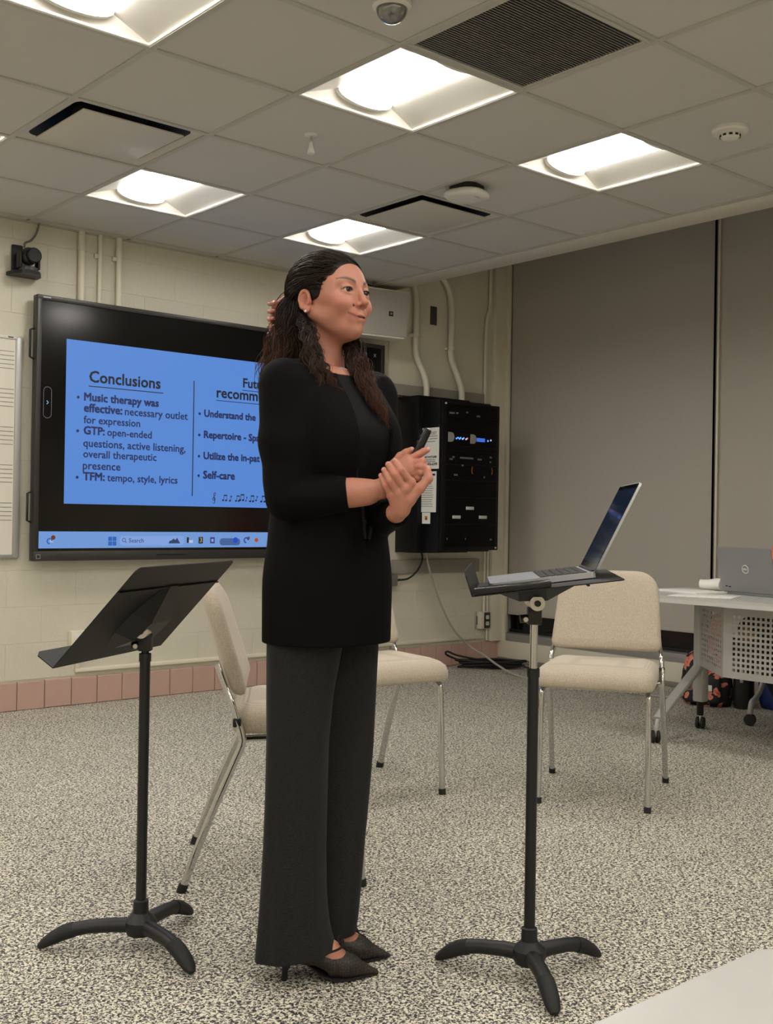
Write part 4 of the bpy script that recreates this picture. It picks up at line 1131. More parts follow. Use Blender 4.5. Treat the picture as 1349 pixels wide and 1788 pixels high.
# ================================================================== figures: smooth bodies from blended volumes
class Vol:
    """signed-distance grid with smooth unions, turned into a mesh by surface nets"""
    def __init__(s, lo, hi, h):
        s.lo = np.array(lo, float); s.h = h
        s.n = np.ceil((np.array(hi) - s.lo) / h).astype(int) + 1
        s.D = np.full(tuple(s.n), 1.0, np.float32)
    def region(s, lo, hi):
        a = np.clip(np.floor((np.array(lo) - s.lo) / s.h).astype(int), 0, s.n - 1)
        b = np.clip(np.ceil((np.array(hi) - s.lo) / s.h).astype(int) + 1, 1, s.n)
        if np.any(b <= a): return None, None
        g = [s.lo[i] + s.h * np.arange(a[i], b[i]) for i in range(3)]
        P = np.stack(np.meshgrid(*g, indexing='ij'), -1)
        return (slice(a[0], b[0]), slice(a[1], b[1]), slice(a[2], b[2])), P
    def apply(s, fn, lo, hi, k, cut=False):
        m = max(k * 1.2, 4 * s.h)
        sl, P = s.region(np.array(lo) - m, np.array(hi) + m)
        if sl is None: return
        d = fn(P); D = s.D[sl]
        if cut: d = -d
        sg = -1 if cut else 1
        a, b = D * sg, d * sg
        if k > 0:
            h = np.clip(0.5 + 0.5 * (b - a) / k, 0, 1)
            r = b * (1 - h) + a * h - k * h * (1 - h)
        else: r = np.minimum(a, b)
        s.D[sl] = r * sg
    def ell(s, c, r, k=.01, Rm=None, cut=False):
        c = np.array(c, float); r = np.array(r, float)
        Rm = np.eye(3) if Rm is None else np.array(Rm, float)
        def f(P):
            q = (P - c) @ Rm
            k0 = np.sqrt(((q / r) ** 2).sum(-1)); k1 = np.sqrt(((q / r ** 2) ** 2).sum(-1)) + 1e-9
            return k0 * (k0 - 1) / k1
        e = r.max(); s.apply(f, c - e, c + e, k, cut)
    def cap(s, a, b, ra, rb=None, k=.01, cut=False):
        a = np.array(a, float); b = np.array(b, float); rb = ra if rb is None else rb
        def f(P):
            d = b - a; t = np.clip(((P - a) @ d) / max(d @ d, 1e-12), 0, 1)
            return np.sqrt(((P - a - t[..., None] * d) ** 2).sum(-1)) - (ra + (rb - ra) * t)
        m = max(ra, rb); s.apply(f, np.minimum(a, b) - m, np.maximum(a, b) + m, k, cut)
    def chain(s, pts, rs, k=.01, cut=False):
        for i in range(len(pts) - 1): s.cap(pts[i], pts[i + 1], rs[i], rs[i + 1], k, cut)
    def mesh(s):
        D = s.D; h = s.h; ins = D < 0
        n = s.n
        c = np.zeros(tuple(n - 1), np.int8)
        for i in (0, 1):
            for j in (0, 1):
                for k in (0, 1): c += ins[i:n[0] - 1 + i, j:n[1] - 1 + j, k:n[2] - 1 + k]
        act = np.argwhere((c > 0) & (c < 8))
        idx = np.full(tuple(n - 1), -1, np.int64); idx[act[:, 0], act[:, 1], act[:, 2]] = np.arange(len(act))
        acc = np.zeros((len(act), 3)); cnt = np.zeros(len(act))
        cor = [(i, j, k) for i in (0, 1) for j in (0, 1) for k in (0, 1)]
        val = {q: D[act[:, 0] + q[0], act[:, 1] + q[1], act[:, 2] + q[2]].astype(float) for q in cor}
        for q in cor:
            for ax in range(3):
                if q[ax]: continue
                w = list(q); w[ax] = 1; w = tuple(w)
                a, b = val[q], val[w]; m = (a < 0) != (b < 0)
                t = a[m] / (a[m] - b[m])
                p = np.tile(np.array(q, float), (m.sum(), 1)); p[:, ax] += t
                acc[m] += p; cnt[m] += 1
        V = s.lo + h * (act + acc / cnt[:, None])
        F = []
        for ax in range(3):
            u, v = (ax + 1) % 3, (ax + 2) % 3
            sl0 = [slice(None)] * 3; sl1 = [slice(None)] * 3
            sl0[ax] = slice(0, n[ax] - 1); sl1[ax] = slice(1, n[ax])
            a, b = ins[tuple(sl0)], ins[tuple(sl1)]
            e = np.argwhere(a != b)
            ok = (e[:, u] > 0) & (e[:, v] > 0) & (e[:, u] < n[u] - 1) & (e[:, v] < n[v] - 1)
            e = e[ok]
            q = []
            for du, dv in ((-1, -1), (0, -1), (0, 0), (-1, 0)):
                w = e.copy(); w[:, u] += du; w[:, v] += dv; q.append(idx[w[:, 0], w[:, 1], w[:, 2]])
            q = np.stack(q, -1)
            flip = ~a[e[:, 0], e[:, 1], e[:, 2]]
            q[flip] = q[flip][:, ::-1]
            F.append(q)
        return V, np.concatenate(F)

def np_mesh(name, parts, m=None, colors=None, smooth=True):
    """join (V, F) pairs into one mesh"""
    Vs, Fs, off = [], [], 0
    for V, F in parts:
        Vs.append(V); Fs.append(F + off); off += len(V)
    V = np.concatenate(Vs); F = np.concatenate(Fs)
    me = bpy.data.meshes.new(name)
    me.vertices.add(len(V)); me.vertices.foreach_set('co', V.astype(np.float32).ravel())
    k = F.shape[1]
    me.loops.add(F.size); me.loops.foreach_set('vertex_index', F.astype(np.int32).ravel())
    me.polygons.add(len(F)); me.polygons.foreach_set('loop_start', np.arange(0, F.size, k, dtype=np.int32))
    me.update(calc_edges=True); me.validate()
    me.polygons.foreach_set('use_smooth', np.full(len(me.polygons), smooth))
    if colors is not None:
        at_ = me.color_attributes.new('tint', 'FLOAT_COLOR', 'POINT')
        at_.data.foreach_set('color', np.concatenate([colors, np.ones((len(colors), 1))], 1).astype(np.float32).ravel())
    if m is not None: me.materials.append(m)
    return me

def relax(V, F, it=2, w=.5):
    """light Laplacian smoothing"""
    e = np.concatenate([F[:, [0, 1]], F[:, [1, 2]], F[:, [2, 3]], F[:, [3, 0]]])
    for _ in range(it):
        acc = np.zeros_like(V); c = np.zeros(len(V))
        for a, b in ((0, 1), (1, 0)):
            for ax in range(3): acc[:, ax] += np.bincount(e[:, a], V[e[:, b], ax], len(V))
            c += np.bincount(e[:, a], minlength=len(V))
        V = V * (1 - w) + w * acc / np.maximum(c, 1)[:, None]
    return V, F

def skin_material(name, base, rough=.5):
    m = mat(name, base, rough, spec=.4)
    nt = m.node_tree; b = nt.nodes['Principled BSDF']
    at_ = nt.nodes.new('ShaderNodeVertexColor'); at_.layer_name = 'tint'
    tc = nt.nodes.new('ShaderNodeTexCoord'); n = nt.nodes.new('ShaderNodeTexNoise'); n.inputs['Scale'].default_value = 45; n.inputs['Detail'].default_value = 4
    nt.links.new(tc.outputs['Object'], n.inputs['Vector'])
    mr = nt.nodes.new('ShaderNodeMapRange'); mr.inputs['To Min'].default_value = .93; mr.inputs['To Max'].default_value = 1.07
    nt.links.new(n.outputs['Fac'], mr.inputs['Value'])
    mx = nt.nodes.new('ShaderNodeMix'); mx.data_type = 'RGBA'; mx.blend_type = 'MULTIPLY'; mx.inputs['Factor'].default_value = 1
    nt.links.new(at_.outputs['Color'], mx.inputs['A']); nt.links.new(mr.outputs['Result'], mx.inputs['B'])
    nt.links.new(mx.outputs['Result'], b.inputs['Base Color'])
    b.inputs['Subsurface Weight'].default_value = .12
    b.inputs['Subsurface Radius'].default_value = (.012, .005, .003)
    b.inputs['Subsurface Scale'].default_value = 1.0
    bp = nt.nodes.new('ShaderNodeBump'); bp.inputs['Strength'].default_value = .05; bp.inputs['Distance'].default_value = .002
    n3 = nt.nodes.new('ShaderNodeTexNoise'); n3.inputs['Scale'].default_value = 400
    nt.links.new(tc.outputs['Object'], n3.inputs['Vector']); nt.links.new(n3.outputs['Fac'], bp.inputs['Height']); nt.links.new(bp.outputs['Normal'], b.inputs['Normal'])
    return m

def gauss(V, c, r):
    return np.exp(-(((V - np.array(c)) / np.array(r)) ** 2).sum(-1))

# ------------------------------------------------------------------ head (its own frame: f forward, s to her right, u up; origin between the eyes' depth axis)
def build_head(h=.0018):
    v = Vol((-.125, -.105, -.27), (.14, .105, .125), h)
    # skull and face masses
    v.ell((-.012, 0, .018), (.096, .074, .082), 0)
    v.ell((.027, 0, .020), (.058, .062, .055), .02)
    v.ell((.026, 0, -.030), (.068, .059, .074), .02)
    v.ell((.045, 0, -.060), (.046, .042, .045), .02)
    for s in (-1, 1):
        v.cap((.002, s * .055, -.052), (.058, s * .020, -.088), .017, .015, .025)        # jaw line
        v.ell((.064, s * .039, -.034), (.027, .023, .021), .016)                          # smiling cheek
        v.ell((.055, s * .046, -.020), (.022, .018, .016), .015)
        v.ell((.046, s * .043, -.054), (.020, .013, .020), .015)
        v.cap((.079, s * .014, .020), (.064, s * .050, .018), .009, .008, .012)           # brow
        v.ell((.040, s * .060, .000), (.026, .010, .030), .012)                           # temple
    v.ell((.077, 0, -.090), (.019, .020, .016), .014)                                      # chin
    v.cap((.070, 0, -.100), (-.015, 0, -.098), .012, .030, .02)                            # under the chin
    v.ell((.084, 0, -.062), (.017, .026, .020), .012)                                      # muzzle
    for s in (-1, 1):
        v.ell((.0985, s * .032, .002), (.0165, .0165, .0125), .010, cut=True)              # eye sockets
    # nose
    v.cap((.086, 0, .012), (.104, 0, -.024), .0062, .0078, .009)
    v.ell((.1095, 0, -.0300), (.0098, .0090, .0080), .006)
    for s in (-1, 1):
        v.ell((.0965, s * .0125, -.0345), (.0092, .0064, .0068), .005)
        v.ell((.1035, s * .0065, -.0425), (.0060, .0038, .0050), .002, cut=True)
    # lids around the eyeballs
    for s in (-1, 1):
        c = (.0738, s * .0318, .0)
        v.ell(c, (.0156, .0164, .0152), .005)
        v.ell((.0895, s * .0328, -.0008), (.0125, .0156, .0054), .0015, cut=True)
        v.cap((.0855, s * .0195, .0072), (.0800, s * .0460, .0052), .0022, .0022, .004)    # upper lid crease fold
        v.cap((.0845, s * .0210, -.0090), (.0770, s * .0445, -.0085), .0030, .0030, .006)  # lower lid bag
    # mouth: closed smile
    U = [(.0715, .0315, -.0560), (.0880, .0160, -.0600), (.0965, .0050, -.0600), (.0972, 0, -.0608)]
    Lw = [(.0715, .0305, -.0580), (.0860, .0150, -.0665), (.0935, .0060, -.0690), (.0940, 0, -.0692)]
    for s in (-1, 1):
        for A, rs in ((U, (.0024, .0040, .0048, .0044)), (Lw, (.0024, .0044, .0058, .0060))):
            for i in range(3):
                v.cap((A[i][0], s * A[i][1], A[i][2]), (A[i + 1][0], s * A[i + 1][1], A[i + 1][2]), rs[i], rs[i + 1], .004)
        C_ = [(.0735, .0335, -.0548), (.0915, .0160, -.0628), (.1010, .0050, -.0645), (.1018, 0, -.0648)]
        for i in range(3):
            v.cap((C_[i][0], s * C_[i][1], C_[i][2]), (C_[i + 1][0], s * C_[i + 1][1], C_[i + 1][2]), .0021, .0021, .002, cut=True)
        v.ell((.0700, s * .0350, -.0545), (.0045, .0035, .0045), .004, cut=True)           # dimple at the corner
        v.cap((.0865, s * .0190, -.0370), (.0680, s * .0395, -.0590), .0038, .0030, .006, cut=True)   # smile fold
    # ears
    for s in (-1, 1):
        Rm = np.array(Matrix.Rotation(s * R(-18), 3, 'Z') @ Matrix.Rotation(R(-8), 3, 'Y'))
        v.ell((-.010, s * .0785, -.026), (.0150, .0062, .0255), .004, Rm)
        ring = [(-.010 + .0138 * math.cos(a) * (1 if math.sin(a) > 0 else .8), s * (.0835 - .0015 * math.cos(a)), -.0235 + .0225 * math.sin(a)) for a in [R(q) for q in range(-20, 250, 18)]]
        v.chain(ring, [.0042] * len(ring), .003)
        v.ell((-.005, s * .0890, -.024), (.0082, .0112, .0135), .003, cut=True)
        v.ell((-.004, s * .0810, -.047), (.0085, .0050, .0080), .005)
        v.ell((.004, s * .0785, -.026), (.004, .004, .006), .003)
    # neck
    v.cap((-.022, 0, -.055), (-.034, 0, -.175), .047, .050, .022)
    v.cap((-.034, 0, -.16), (-.030, 0, -.27), .050, .075, .03)
    for s in (-1, 1): v.cap((-.028, s * .045, -.065), (.012, s * .012, -.200), .010, .009, .02)    # neck muscle
    V, F = v.mesh()
    V, F = relax(V, F, 1, .35)
    # colouring
    skin = np.array((.46, .200, .138)); lip = np.array((.40, .115, .095)); warm = np.array((.50, .165, .11)); brow = np.array((.07, .040, .026))
    Cc = np.tile(skin, (len(V), 1))
    def blend(col, w): 
        nonlocal Cc
        w = np.clip(w, 0, 1)[:, None]; Cc = Cc * (1 - w) + col * w
    for s in (-1, 1):
        blend(warm, .55 * gauss(V, (.066, s * .045, -.035), (.03, .022, .022)))
        blend(np.array((.40, .19, .14)), .45 * gauss(V, (.084, s * .032, -.0005), (.02, .017, .011)))
        blend(warm, .5 * gauss(V, (-.008, s * .084, -.022), (.03, .012, .035)))
        # eyebrow: band above the eye, arched
        sv = V[:, 1] * s
        arch = .0205 + .0060 * np.clip(1 - ((sv - .040) / .022) ** 2, -1, 1)
        th = .0042 * np.clip((.060 - sv) / .026, .35, 1)
        wgt = (np.abs(V[:, 2] - arch) < th) & (sv > .0145) & (sv < .0565) & (V[:, 0] > .035)
        soft = np.exp(-((V[:, 2] - arch) / (th * 1.0)) ** 2) * ((sv > .013) & (sv < .058) & (V[:, 0] > .035))
        blend(brow, .95 * soft)
        lash = ((np.abs(V[:, 2] - .0050 + .5 * (sv - .032) ** 2 / .02) < .0017) & (sv > .018) & (sv < .049) & (V[:, 0] > .070))
        blend(np.array((.03, .018, .014)), .75 * lash)
    blend(warm, .5 * gauss(V, (.108, 0, -.034), (.012, .014, .012)))
    ml = np.exp(-((V[:, 2] + .0640 - .008 * (V[:, 1] / .031) ** 2) / .0064) ** 4) * (np.abs(V[:, 1]) < .030) * (V[:, 0] > .068)
    blend(lip, .85 * ml)
    cr = np.exp(-((V[:, 2] + .0646 - .0098 * (V[:, 1] / .0335) ** 2) / .0020) ** 2) * (np.abs(V[:, 1]) < .034) * (V[:, 0] > .066)
    blend(np.array((.13, .04, .032)), .9 * cr)
    return V, F, Cc
# ================================================================== the standing woman
PR, PD = -.14, 2.70
person = empty('person', W(PR, PD), -YAW, 'woman standing in a black blazer and charcoal trousers, hands clasped', 'person')
def PX(px, py, d):
    """measured outline point (full-size pixels) at a depth d metres -> her local frame"""
    u = (px - 674.5) / FPX; w = (894 - py) / FPX
    a = u * math.cos(ROLL) - w * math.sin(ROLL); c = u * math.sin(ROLL) + w * math.cos(ROLL)
    q = math.cos(PITCH) - c * math.sin(PITCH)
    return np.array((a / q * d - PR, d - PD, 1.10 + (math.sin(PITCH) + c * math.cos(PITCH)) / q * d))
ph = R(50); HO = np.array((-.003, 0, 1.640))
HFm = np.array(((math.sin(ph), -math.cos(ph), 0), (-math.cos(ph), -math.sin(ph), 0), (0, 0, 1)))   # rows: f, s, u
def H2L(q): return np.asarray(q) @ HFm + HO
pt = R(47)
TF = np.array((math.sin(pt), -math.cos(pt), 0)); TS = np.array((-math.cos(pt), -math.sin(pt), 0))

# ---- body: head, arms and hands, core, legs, feet in one mesh
hv, hf, hc = build_head()
hv_h = hv.copy()
hv = H2L(hv); hf = hf[:, ::-1]
SK = np.array((.46, .200, .138))

# joints of the clasped hands (local metres)
Lm = [(0.1931, -.222, 1.1798), (.1787, -.226, 1.1649), (.1653, -.224, 1.1547), (.1508, -.218, 1.1500)]
Lp = [(.1717, -.234, 1.2058), (.1576, -.238, 1.1959), (.1471, -.236, 1.1818), (.1372, -.228, 1.1715)]
Ld = [(.1626, -.226, 1.2190), (.1491, -.228, 1.2103), (.1395, -.226, 1.1961), (.1307, -.220, 1.1848)]
Lt = [(.1563, -.208, 1.2280), (.1423, -.208, 1.2200), (.1330, -.206, 1.2075), (.1259, -.204, 1.1950)]
Lw_ = [(.1713, -.200, 1.1211), (.1621, -.185, 1.1116)]
Lth = [(.1900, -.212, 1.1420), (.2143, -.216, 1.1677), (.2330, -.211, 1.1900), (.2304, -.206, 1.2120)]
Rw = [(.1304, -.170, 1.1666), (.0964, -.166, 1.1576)]
Rm_ = [(.187, -.176, 1.2316), (.1933, -.182, 1.2215), (.1935, -.184, 1.2086), (.1873, -.184, 1.1978)]
Rfi = [[(.2112, -.180, 1.2450), (.2225, -.182, 1.2520), (.2300, -.182, 1.2560)],
       [(.2194, -.194, 1.2290), (.2164, -.199, 1.2165), (.2041, -.190, 1.2175)],
       [(.2217, -.196, 1.2161), (.2156, -.199, 1.2022), (.2043, -.188, 1.2048)],
       [(.2167, -.194, 1.2023), (.2096, -.195, 1.1906), (.2003, -.186, 1.1941)]]
Rth = [(.1553, -.158, 1.2200), (.1700, -.160, 1.2405), (.1827, -.164, 1.2490), (.1950, -.168, 1.2560)]
REl = (-.088, -.140, 1.140); LEl = (.105, .075, 1.090)
v = Vol((-.02, -.27, 1.05), (.27, -.02, 1.29), .0015)
# right forearm and hand
v.cap(REl, Rw[1], .040, .0265, 0); v.cap(Rw[1], Rw[0], .0255, .0225, .01)
v.ell((.060, -.155, 1.158), (.055, .026, .030), .02)
for m_, r_ in zip(Rm_, (.0125, .0125, .012, .0115)): v.cap(Rw[0], m_, .0165, r_, .012)
v.ell((.165, -.176, 1.200), (.030, .014, .022), .012, np.array(Matrix.Rotation(R(-35), 3, 'Y')))
for m_, fs, r_ in zip(Rm_, Rfi, (.0086, .0088, .0084, .0075)):
    ch_ = [m_] + fs; v.chain(ch_, [r_ * 1.12, r_, r_ * .95, r_ * .82], .0022)
v.chain([Rw[0]] + Rth, [.014, .0125, .0100, .0088, .0072], .005)
# left forearm and hand
v.cap(LEl, Lw_[1], .036, .0215, .004); v.cap(Lw_[1], Lw_[0], .0215, .0200, .008)
for m_, r_ in zip(Lm, (.0115, .0115, .011, .0105)): v.cap(Lw_[0], m_, .0170, r_, .010)
v.ell((.174, -.212, 1.146), (.026, .013, .026), .010)
for k in range(4):
    r_ = (.0086, .0088, .0084, .0074)[k]
    v.chain([Lm[k], Lp[k], Ld[k], Lt[k]], [r_ * 1.10, r_ * 1.02, r_ * .92, r_ * .80], .0020)
    v.ell(Lm[k], (.0098, .0092, .0098), .006)
v.chain([Lw_[0]] + Lth, [.017, .0150, .0110, .0098, .0080], .006)
av, af = relax(*v.mesh(), 1, .3)
ac = np.tile(SK, (len(av), 1))
def ablend(col, w):
    global ac
    w = np.clip(w, 0, 1)[:, None]; ac = ac * (1 - w) + np.array(col) * w
for q in Lt + [f_[-1] for f_ in Rfi] + [Lth[-1], Rth[-1]] + Lm + Lp + [f_[0] for f_ in Rfi]: ablend((.50, .16, .11), .5 * gauss(av, q, (.010, .010, .010)))
for q, o_ in [(Lt[k], (-.003, -.007, .003)) for k in range(4)] + [(Lth[-1], (.003, -.007, .004)), (Rfi[0][2], (.003, -.006, .002)), (Rth[-1], (.003, -.005, .003))]:
    ablend((.60, .33, .25), .8 * (gauss(av, np.array(q) + np.array(o_), (.0045, .004, .0052)) > .35))
ablend((.36, .15, .10), .5 * gauss(av, (.102, -.193, 1.165), (.004, .01, .004)))

# core and legs (mostly under the clothes), feet
def sections(zs, a, b, cf=None):
    zs = np.array(zs); cf = np.zeros(len(zs)) if cf is None else np.array(cf)
    zf = np.linspace(zs[0], zs[-1], 121); ker = np.exp(-np.linspace(-2, 2, 25) ** 2); ker /= ker.sum()
    sm = lambda q: np.convolve(np.pad(np.interp(zf, zs, q), 12, mode='edge'), ker, 'valid')
    a, b, cf = sm(a), sm(b), sm(cf); z0_, z1_ = zs[0], zs[-1]; zs = zf
    def f(P):
        z = P[..., 2]; A = np.interp(z, zs, a); B = np.interp(z, zs, b); c = np.interp(z, zs, cf)
        s_ = P @ TS; f_ = P @ TF - c
        k0 = (np.abs(s_ / A) ** 2.3 + np.abs(f_ / B) ** 2.3) ** (1 / 2.3)
        d = (k0 - 1) * np.minimum(A, B) * .9
        return np.maximum(d, np.maximum(zs[0] - z, z - zs[-1]))
    return f
ZS = [.80, .95, 1.08, 1.20, 1.30, 1.38, 1.44]
BA = [.163, .165, .147, .153, .160, .158, .125]; BB = [.134, .136, .124, .134, .142, .120, .080]; CF = [0, 0, 0, .004, .008, .0, -.01]
v = Vol((-.22, -.22, .06), (.22, .22, 1.46), .006)
v.apply(sections(ZS, np.array(BA) - .03, np.array(BB) - .03, CF), (-.2, -.2, .78), (.2, .2, 1.44), 0)
SHN = TS * .152 + np.array((0, 0, 1.400)); SHF = -TS * .152 + np.array((0, 0, 1.400))
v.cap((0, 0, 1.42), SHN, .045, .045, .03); v.cap((0, 0, 1.42), SHF, .045, .045, .03)
v.chain([SHN, REl, (.0, -.153, 1.150)], [.042, .037, .033], .02); v.chain([SHF, LEl, (.12, .0, 1.095)], [.042, .037, .033], .02)
HPN, HPF = np.array((-.045, -.05, .84)), np.array((.035, .055, .84))
ANN, ANF = np.array((-.060, -.062, .125)), np.array((-.030, .050, .125))
for hp, kn, an in ((HPN, (-.055, -.052, .47), ANN), (HPF, (.02, .055, .47), ANF)):
    v.chain([hp, kn, an], [.055, .042, .032], .02)
cv, cf_ = v.mesh()
FDN = np.array((.239, .042, 0)); FDN = FDN / np.linalg.norm(FDN); FDF = np.array((.235, .030, 0)); FDF = FDF / np.linalg.norm(FDF)
TOEN, TOEF = np.array((.140, -.032, .0)), np.array((.168, .070, .0))
def foot_axes(toe, fd): 
    lat = np.array((-fd[1], fd[0], 0))
    return lambda q: toe - fd * .25 + fd * q[0] + lat * q[1] + np.array((0, 0, q[2]))
fparts = []; fcols = []
for toe, fd, an in ((TOEN, FDN, ANN), (TOEF, FDF, ANF)):
    A = foot_axes(toe, fd)
    v = Vol(A((.125, 0, 0)) - np.array((.16, .09, .0)), A((.125, 0, 0)) + np.array((.16, .09, .24)), .0025)
    v.cap(an + np.array((0, 0, .09)), A((.065, 0, .115)), .033, .030, 0)
    v.cap(A((.065, 0, .115)), A((.045, 0, .078)), .030, .026, .02)
    v.cap(A((.068, 0, .105)), A((.130, 0, .062)), .029, .024, .02)
    v.cap(A((.130, 0, .058)), A((.175, 0, .030)), .027, .019, .02)
    v.cap(A((.045, 0, .078)), A((.14, 0, .036)), .021, .021, .02)
    v.ell(A((.072, -.031, .120)), (.009, .007, .010), .008); v.ell(A((.072, .031, .122)), (.009, .007, .010), .008)
    fparts.append(v.mesh())
sk_m = skin_material('skin', SK)
allc = np.concatenate([hc, ac, np.tile(SK, (len(cv), 1))] + [np.tile(SK * (1.05, 1.05, 1.05), (len(p[0]), 1)) for p in fparts])
body = obj('body', np_mesh('body', [(hv, hf), (av, af), (cv, cf_)] + fparts, sk_m, allc), None, person)
tag(body, 'bare face, neck, forearms and hands')

# ---- eyes
sclera = mat('eye white', (.62, .57, .53), .25); iris = mat('iris brown', (.045, .022, .010), .15); lashm = mat('lash', (.008, .006, .005), .6)
for s in (-1, 1):
    c = np.array((.0738, s * .0318, 0))
    b = NB(); sphere(b, H2L(c), .0136, u=24, v=16); ey = obj('eyeball', b, sclera, person, smooth=90)
    g = np.array((1, .10, .0)); g = g / np.linalg.norm(g)
    gl = Vector((np.asarray(g) @ HFm))
    Mz = Matrix.Translation(Vector(H2L(c))) @ gl.to_track_quat('Z', 'Y').to_matrix().to_4x4()
    b = NB(); lathe(b, [(.0072, .0117), (.0068, .0126), (.0048, .0137), (.0001, .0142)], 20, Mz); ir = obj('iris', b, iris, ey, smooth=60)
    b = NB(); lathe(b, [(.0028, .0138), (.0026, .01425), (.0001, .0145)], 16, Mz); obj('pupil', b, M_['black_gloss'], ir, smooth=60)
    b = NB(); pts = [H2L((.0738 + .0160 * math.cos(a) * .98, s * .0318 + s * .0160 * math.sin(a), .0046 - .0034 * abs(math.sin(a)) ** 2.2)) for a in [R(q) for q in range(-52, 60, 9)]]
    tube(b, pts, [.0005 + .0009 * math.sin(PI * k / (len(pts) - 1)) for k in range(len(pts))], 6); obj('eyelashes', b, lashm, person)
b = NB(); sphere(b, H2L((-.003, .086, -.051)), .0032, u=14, v=10); obj('stud_earring', b, mat('pearl', (.8, .77, .70), .2), person, smooth=90)

# ---- blouse
def neck_cut(v, r_, z0, k=.006):
    v.cap(H2L((-.030, 0, z0 - HO[2])), H2L((-.022, 0, -.03)), r_, r_, k, cut=True)
v = Vol((-.2, -.2, 1.02), (.2, .2, 1.50), .003)
v.apply(sections(ZS, np.array(BA) - .014, np.array(BB) - .014, CF), (-.2, -.2, 1.0), (.2, .2, 1.44), 0)
v.cap((-.01, .0, 1.425), SHN * .9 + np.array((0, 0, .14)), .040, .040, .03); v.cap((-.01, 0, 1.425), SHF * .9 + np.array((0, 0, .14)), .040, .040, .03)
for s in (-1, 1): v.ell(TF * .078 + TS * (s * .060) + np.array((0, 0, 1.275)), (.058, .058, .078), .05)
neck_cut(v, .0505, 1.40, .003)
V_, F_ = v.mesh()
blm = mat('black satin blouse', (.002, .002, .0022), .55, spec=.12, bump=(18, .2, .006))
obj('blouse', np_mesh('blouse', [(V_, F_)], blm), None, person)

# ---- blazer
v = Vol((-.24, -.25, .775), (.25, .25, 1.53), .0033)
def bl(P):
    d = sections(ZS, BA, BB, CF)(P); return d
ZS2 = [.797] + ZS[1:]
v.apply(sections(ZS2, BA, BB, CF), (-.2, -.2, .78), (.2, .2, 1.44), 0)
for s in (-1, 1): v.ell(TF * .082 + TS * (s * .066) + np.array((0, 0, 1.275)), (.060, .060, .080), .05)
for sh, s in ((SHN, 1), (SHF, -1)):
    v.cap(TS * (s * .045) + np.array((-.012, .008, 1.445)), sh + np.array((0, 0, .022)), .036, .046, .035)
def sleeve(pts, rs, k):
    for i in range(len(pts) - 2): v.cap(pts[i], pts[i + 1], rs[i], rs[i + 1], k)
    a, b_ = np.array(pts[-2], float), np.array(pts[-1], float); d = b_ - a; L_ = np.linalg.norm(d); d = d / L_
    def f(P):
        t = np.clip(((P - a) @ d), 0, L_ + .05); r_ = rs[-2] + (rs[-1] - rs[-2]) * np.clip(t / L_, 0, 1)
        q = np.sqrt(((P - a - t[..., None] * d) ** 2).sum(-1)) - r_
        return np.maximum(q, (P - b_) @ d)
    m = max(rs) + .02
    v.apply(f, np.minimum(a, b_) - m, np.maximum(a, b_) + m, .004)
# front opening, narrowing to the waist, and the neck
def opening(P):
    z = P[..., 2]; s_ = P @ TS; f_ = P @ TF
    w = np.interp(z, [1.0, 1.03, 1.10, 1.20, 1.32, 1.42, 1.47, 1.55], [-.02, .001, .012, .046, .058, .052, .050, .05])
    return np.maximum(np.abs(s_ + .004) - w, .02 - f_)
v.apply(opening, (-.2, -.25, 1.0), (.25, .2, 1.53), .004, cut=True)
neck_cut(v, .066, 1.425, .01)
sleeve([SHN, (-.098, -.128, 1.27), REl, (.052, -.159, 1.1520)], [.060, .058, .053, .039], .022)
sleeve([SHF, (.115, .10, 1.25), LEl, (.1625, -.181, 1.1114)], [.060, .056, .052, .0315], .022)
V_, F_ = relax(*v.mesh(), 2, .4)
# soft drape on sleeves and back
dd = .0022 * np.sin(V_[:, 2] * 55 + V_[:, 0] * 24) * np.exp(-((V_[:, 2] - 1.14) / .10) ** 2)
V_ = V_ + np.stack([dd * .8, dd * .6, dd * 0], -1)
bzm = mat('black blazer cloth', (.0016, .0016, .0018), .8, spec=.12, bump=(500, .15, .001))
blz = obj('blazer', np_mesh('blazer', [(V_, F_)], bzm), None, person)
# lapel edges: thin rolled facings along the opening
for s in (-1, 1):
    pts = []
    for z in (1.43, 1.40, 1.36, 1.30, 1.24, 1.18, 1.12, 1.05):
        w = float(np.interp(z, [1.0, 1.03, 1.10, 1.20, 1.32, 1.42, 1.47], [0, .004, .014, .048, .060, .054, .052]))
        ff = float(np.interp(z, [1.05, 1.12, 1.2, 1.275, 1.33, 1.38, 1.42, 1.46], [.122, .127, .135, .140, .126, .106, .078, .05]))
        ff = ff * (1 - .5 * (w / .15) ** 2)
        pts.append(TF * ff + TS * (s * w - .004) + np.array((0, 0, z)))
    b = NB(); tube(b, smooth_path(pts, 5), .0045, 8, ry=.009); obj('lapel', b, mat('lapel satin', (.0025, .0025, .0028), .6, spec=.25), blz, smooth=70)

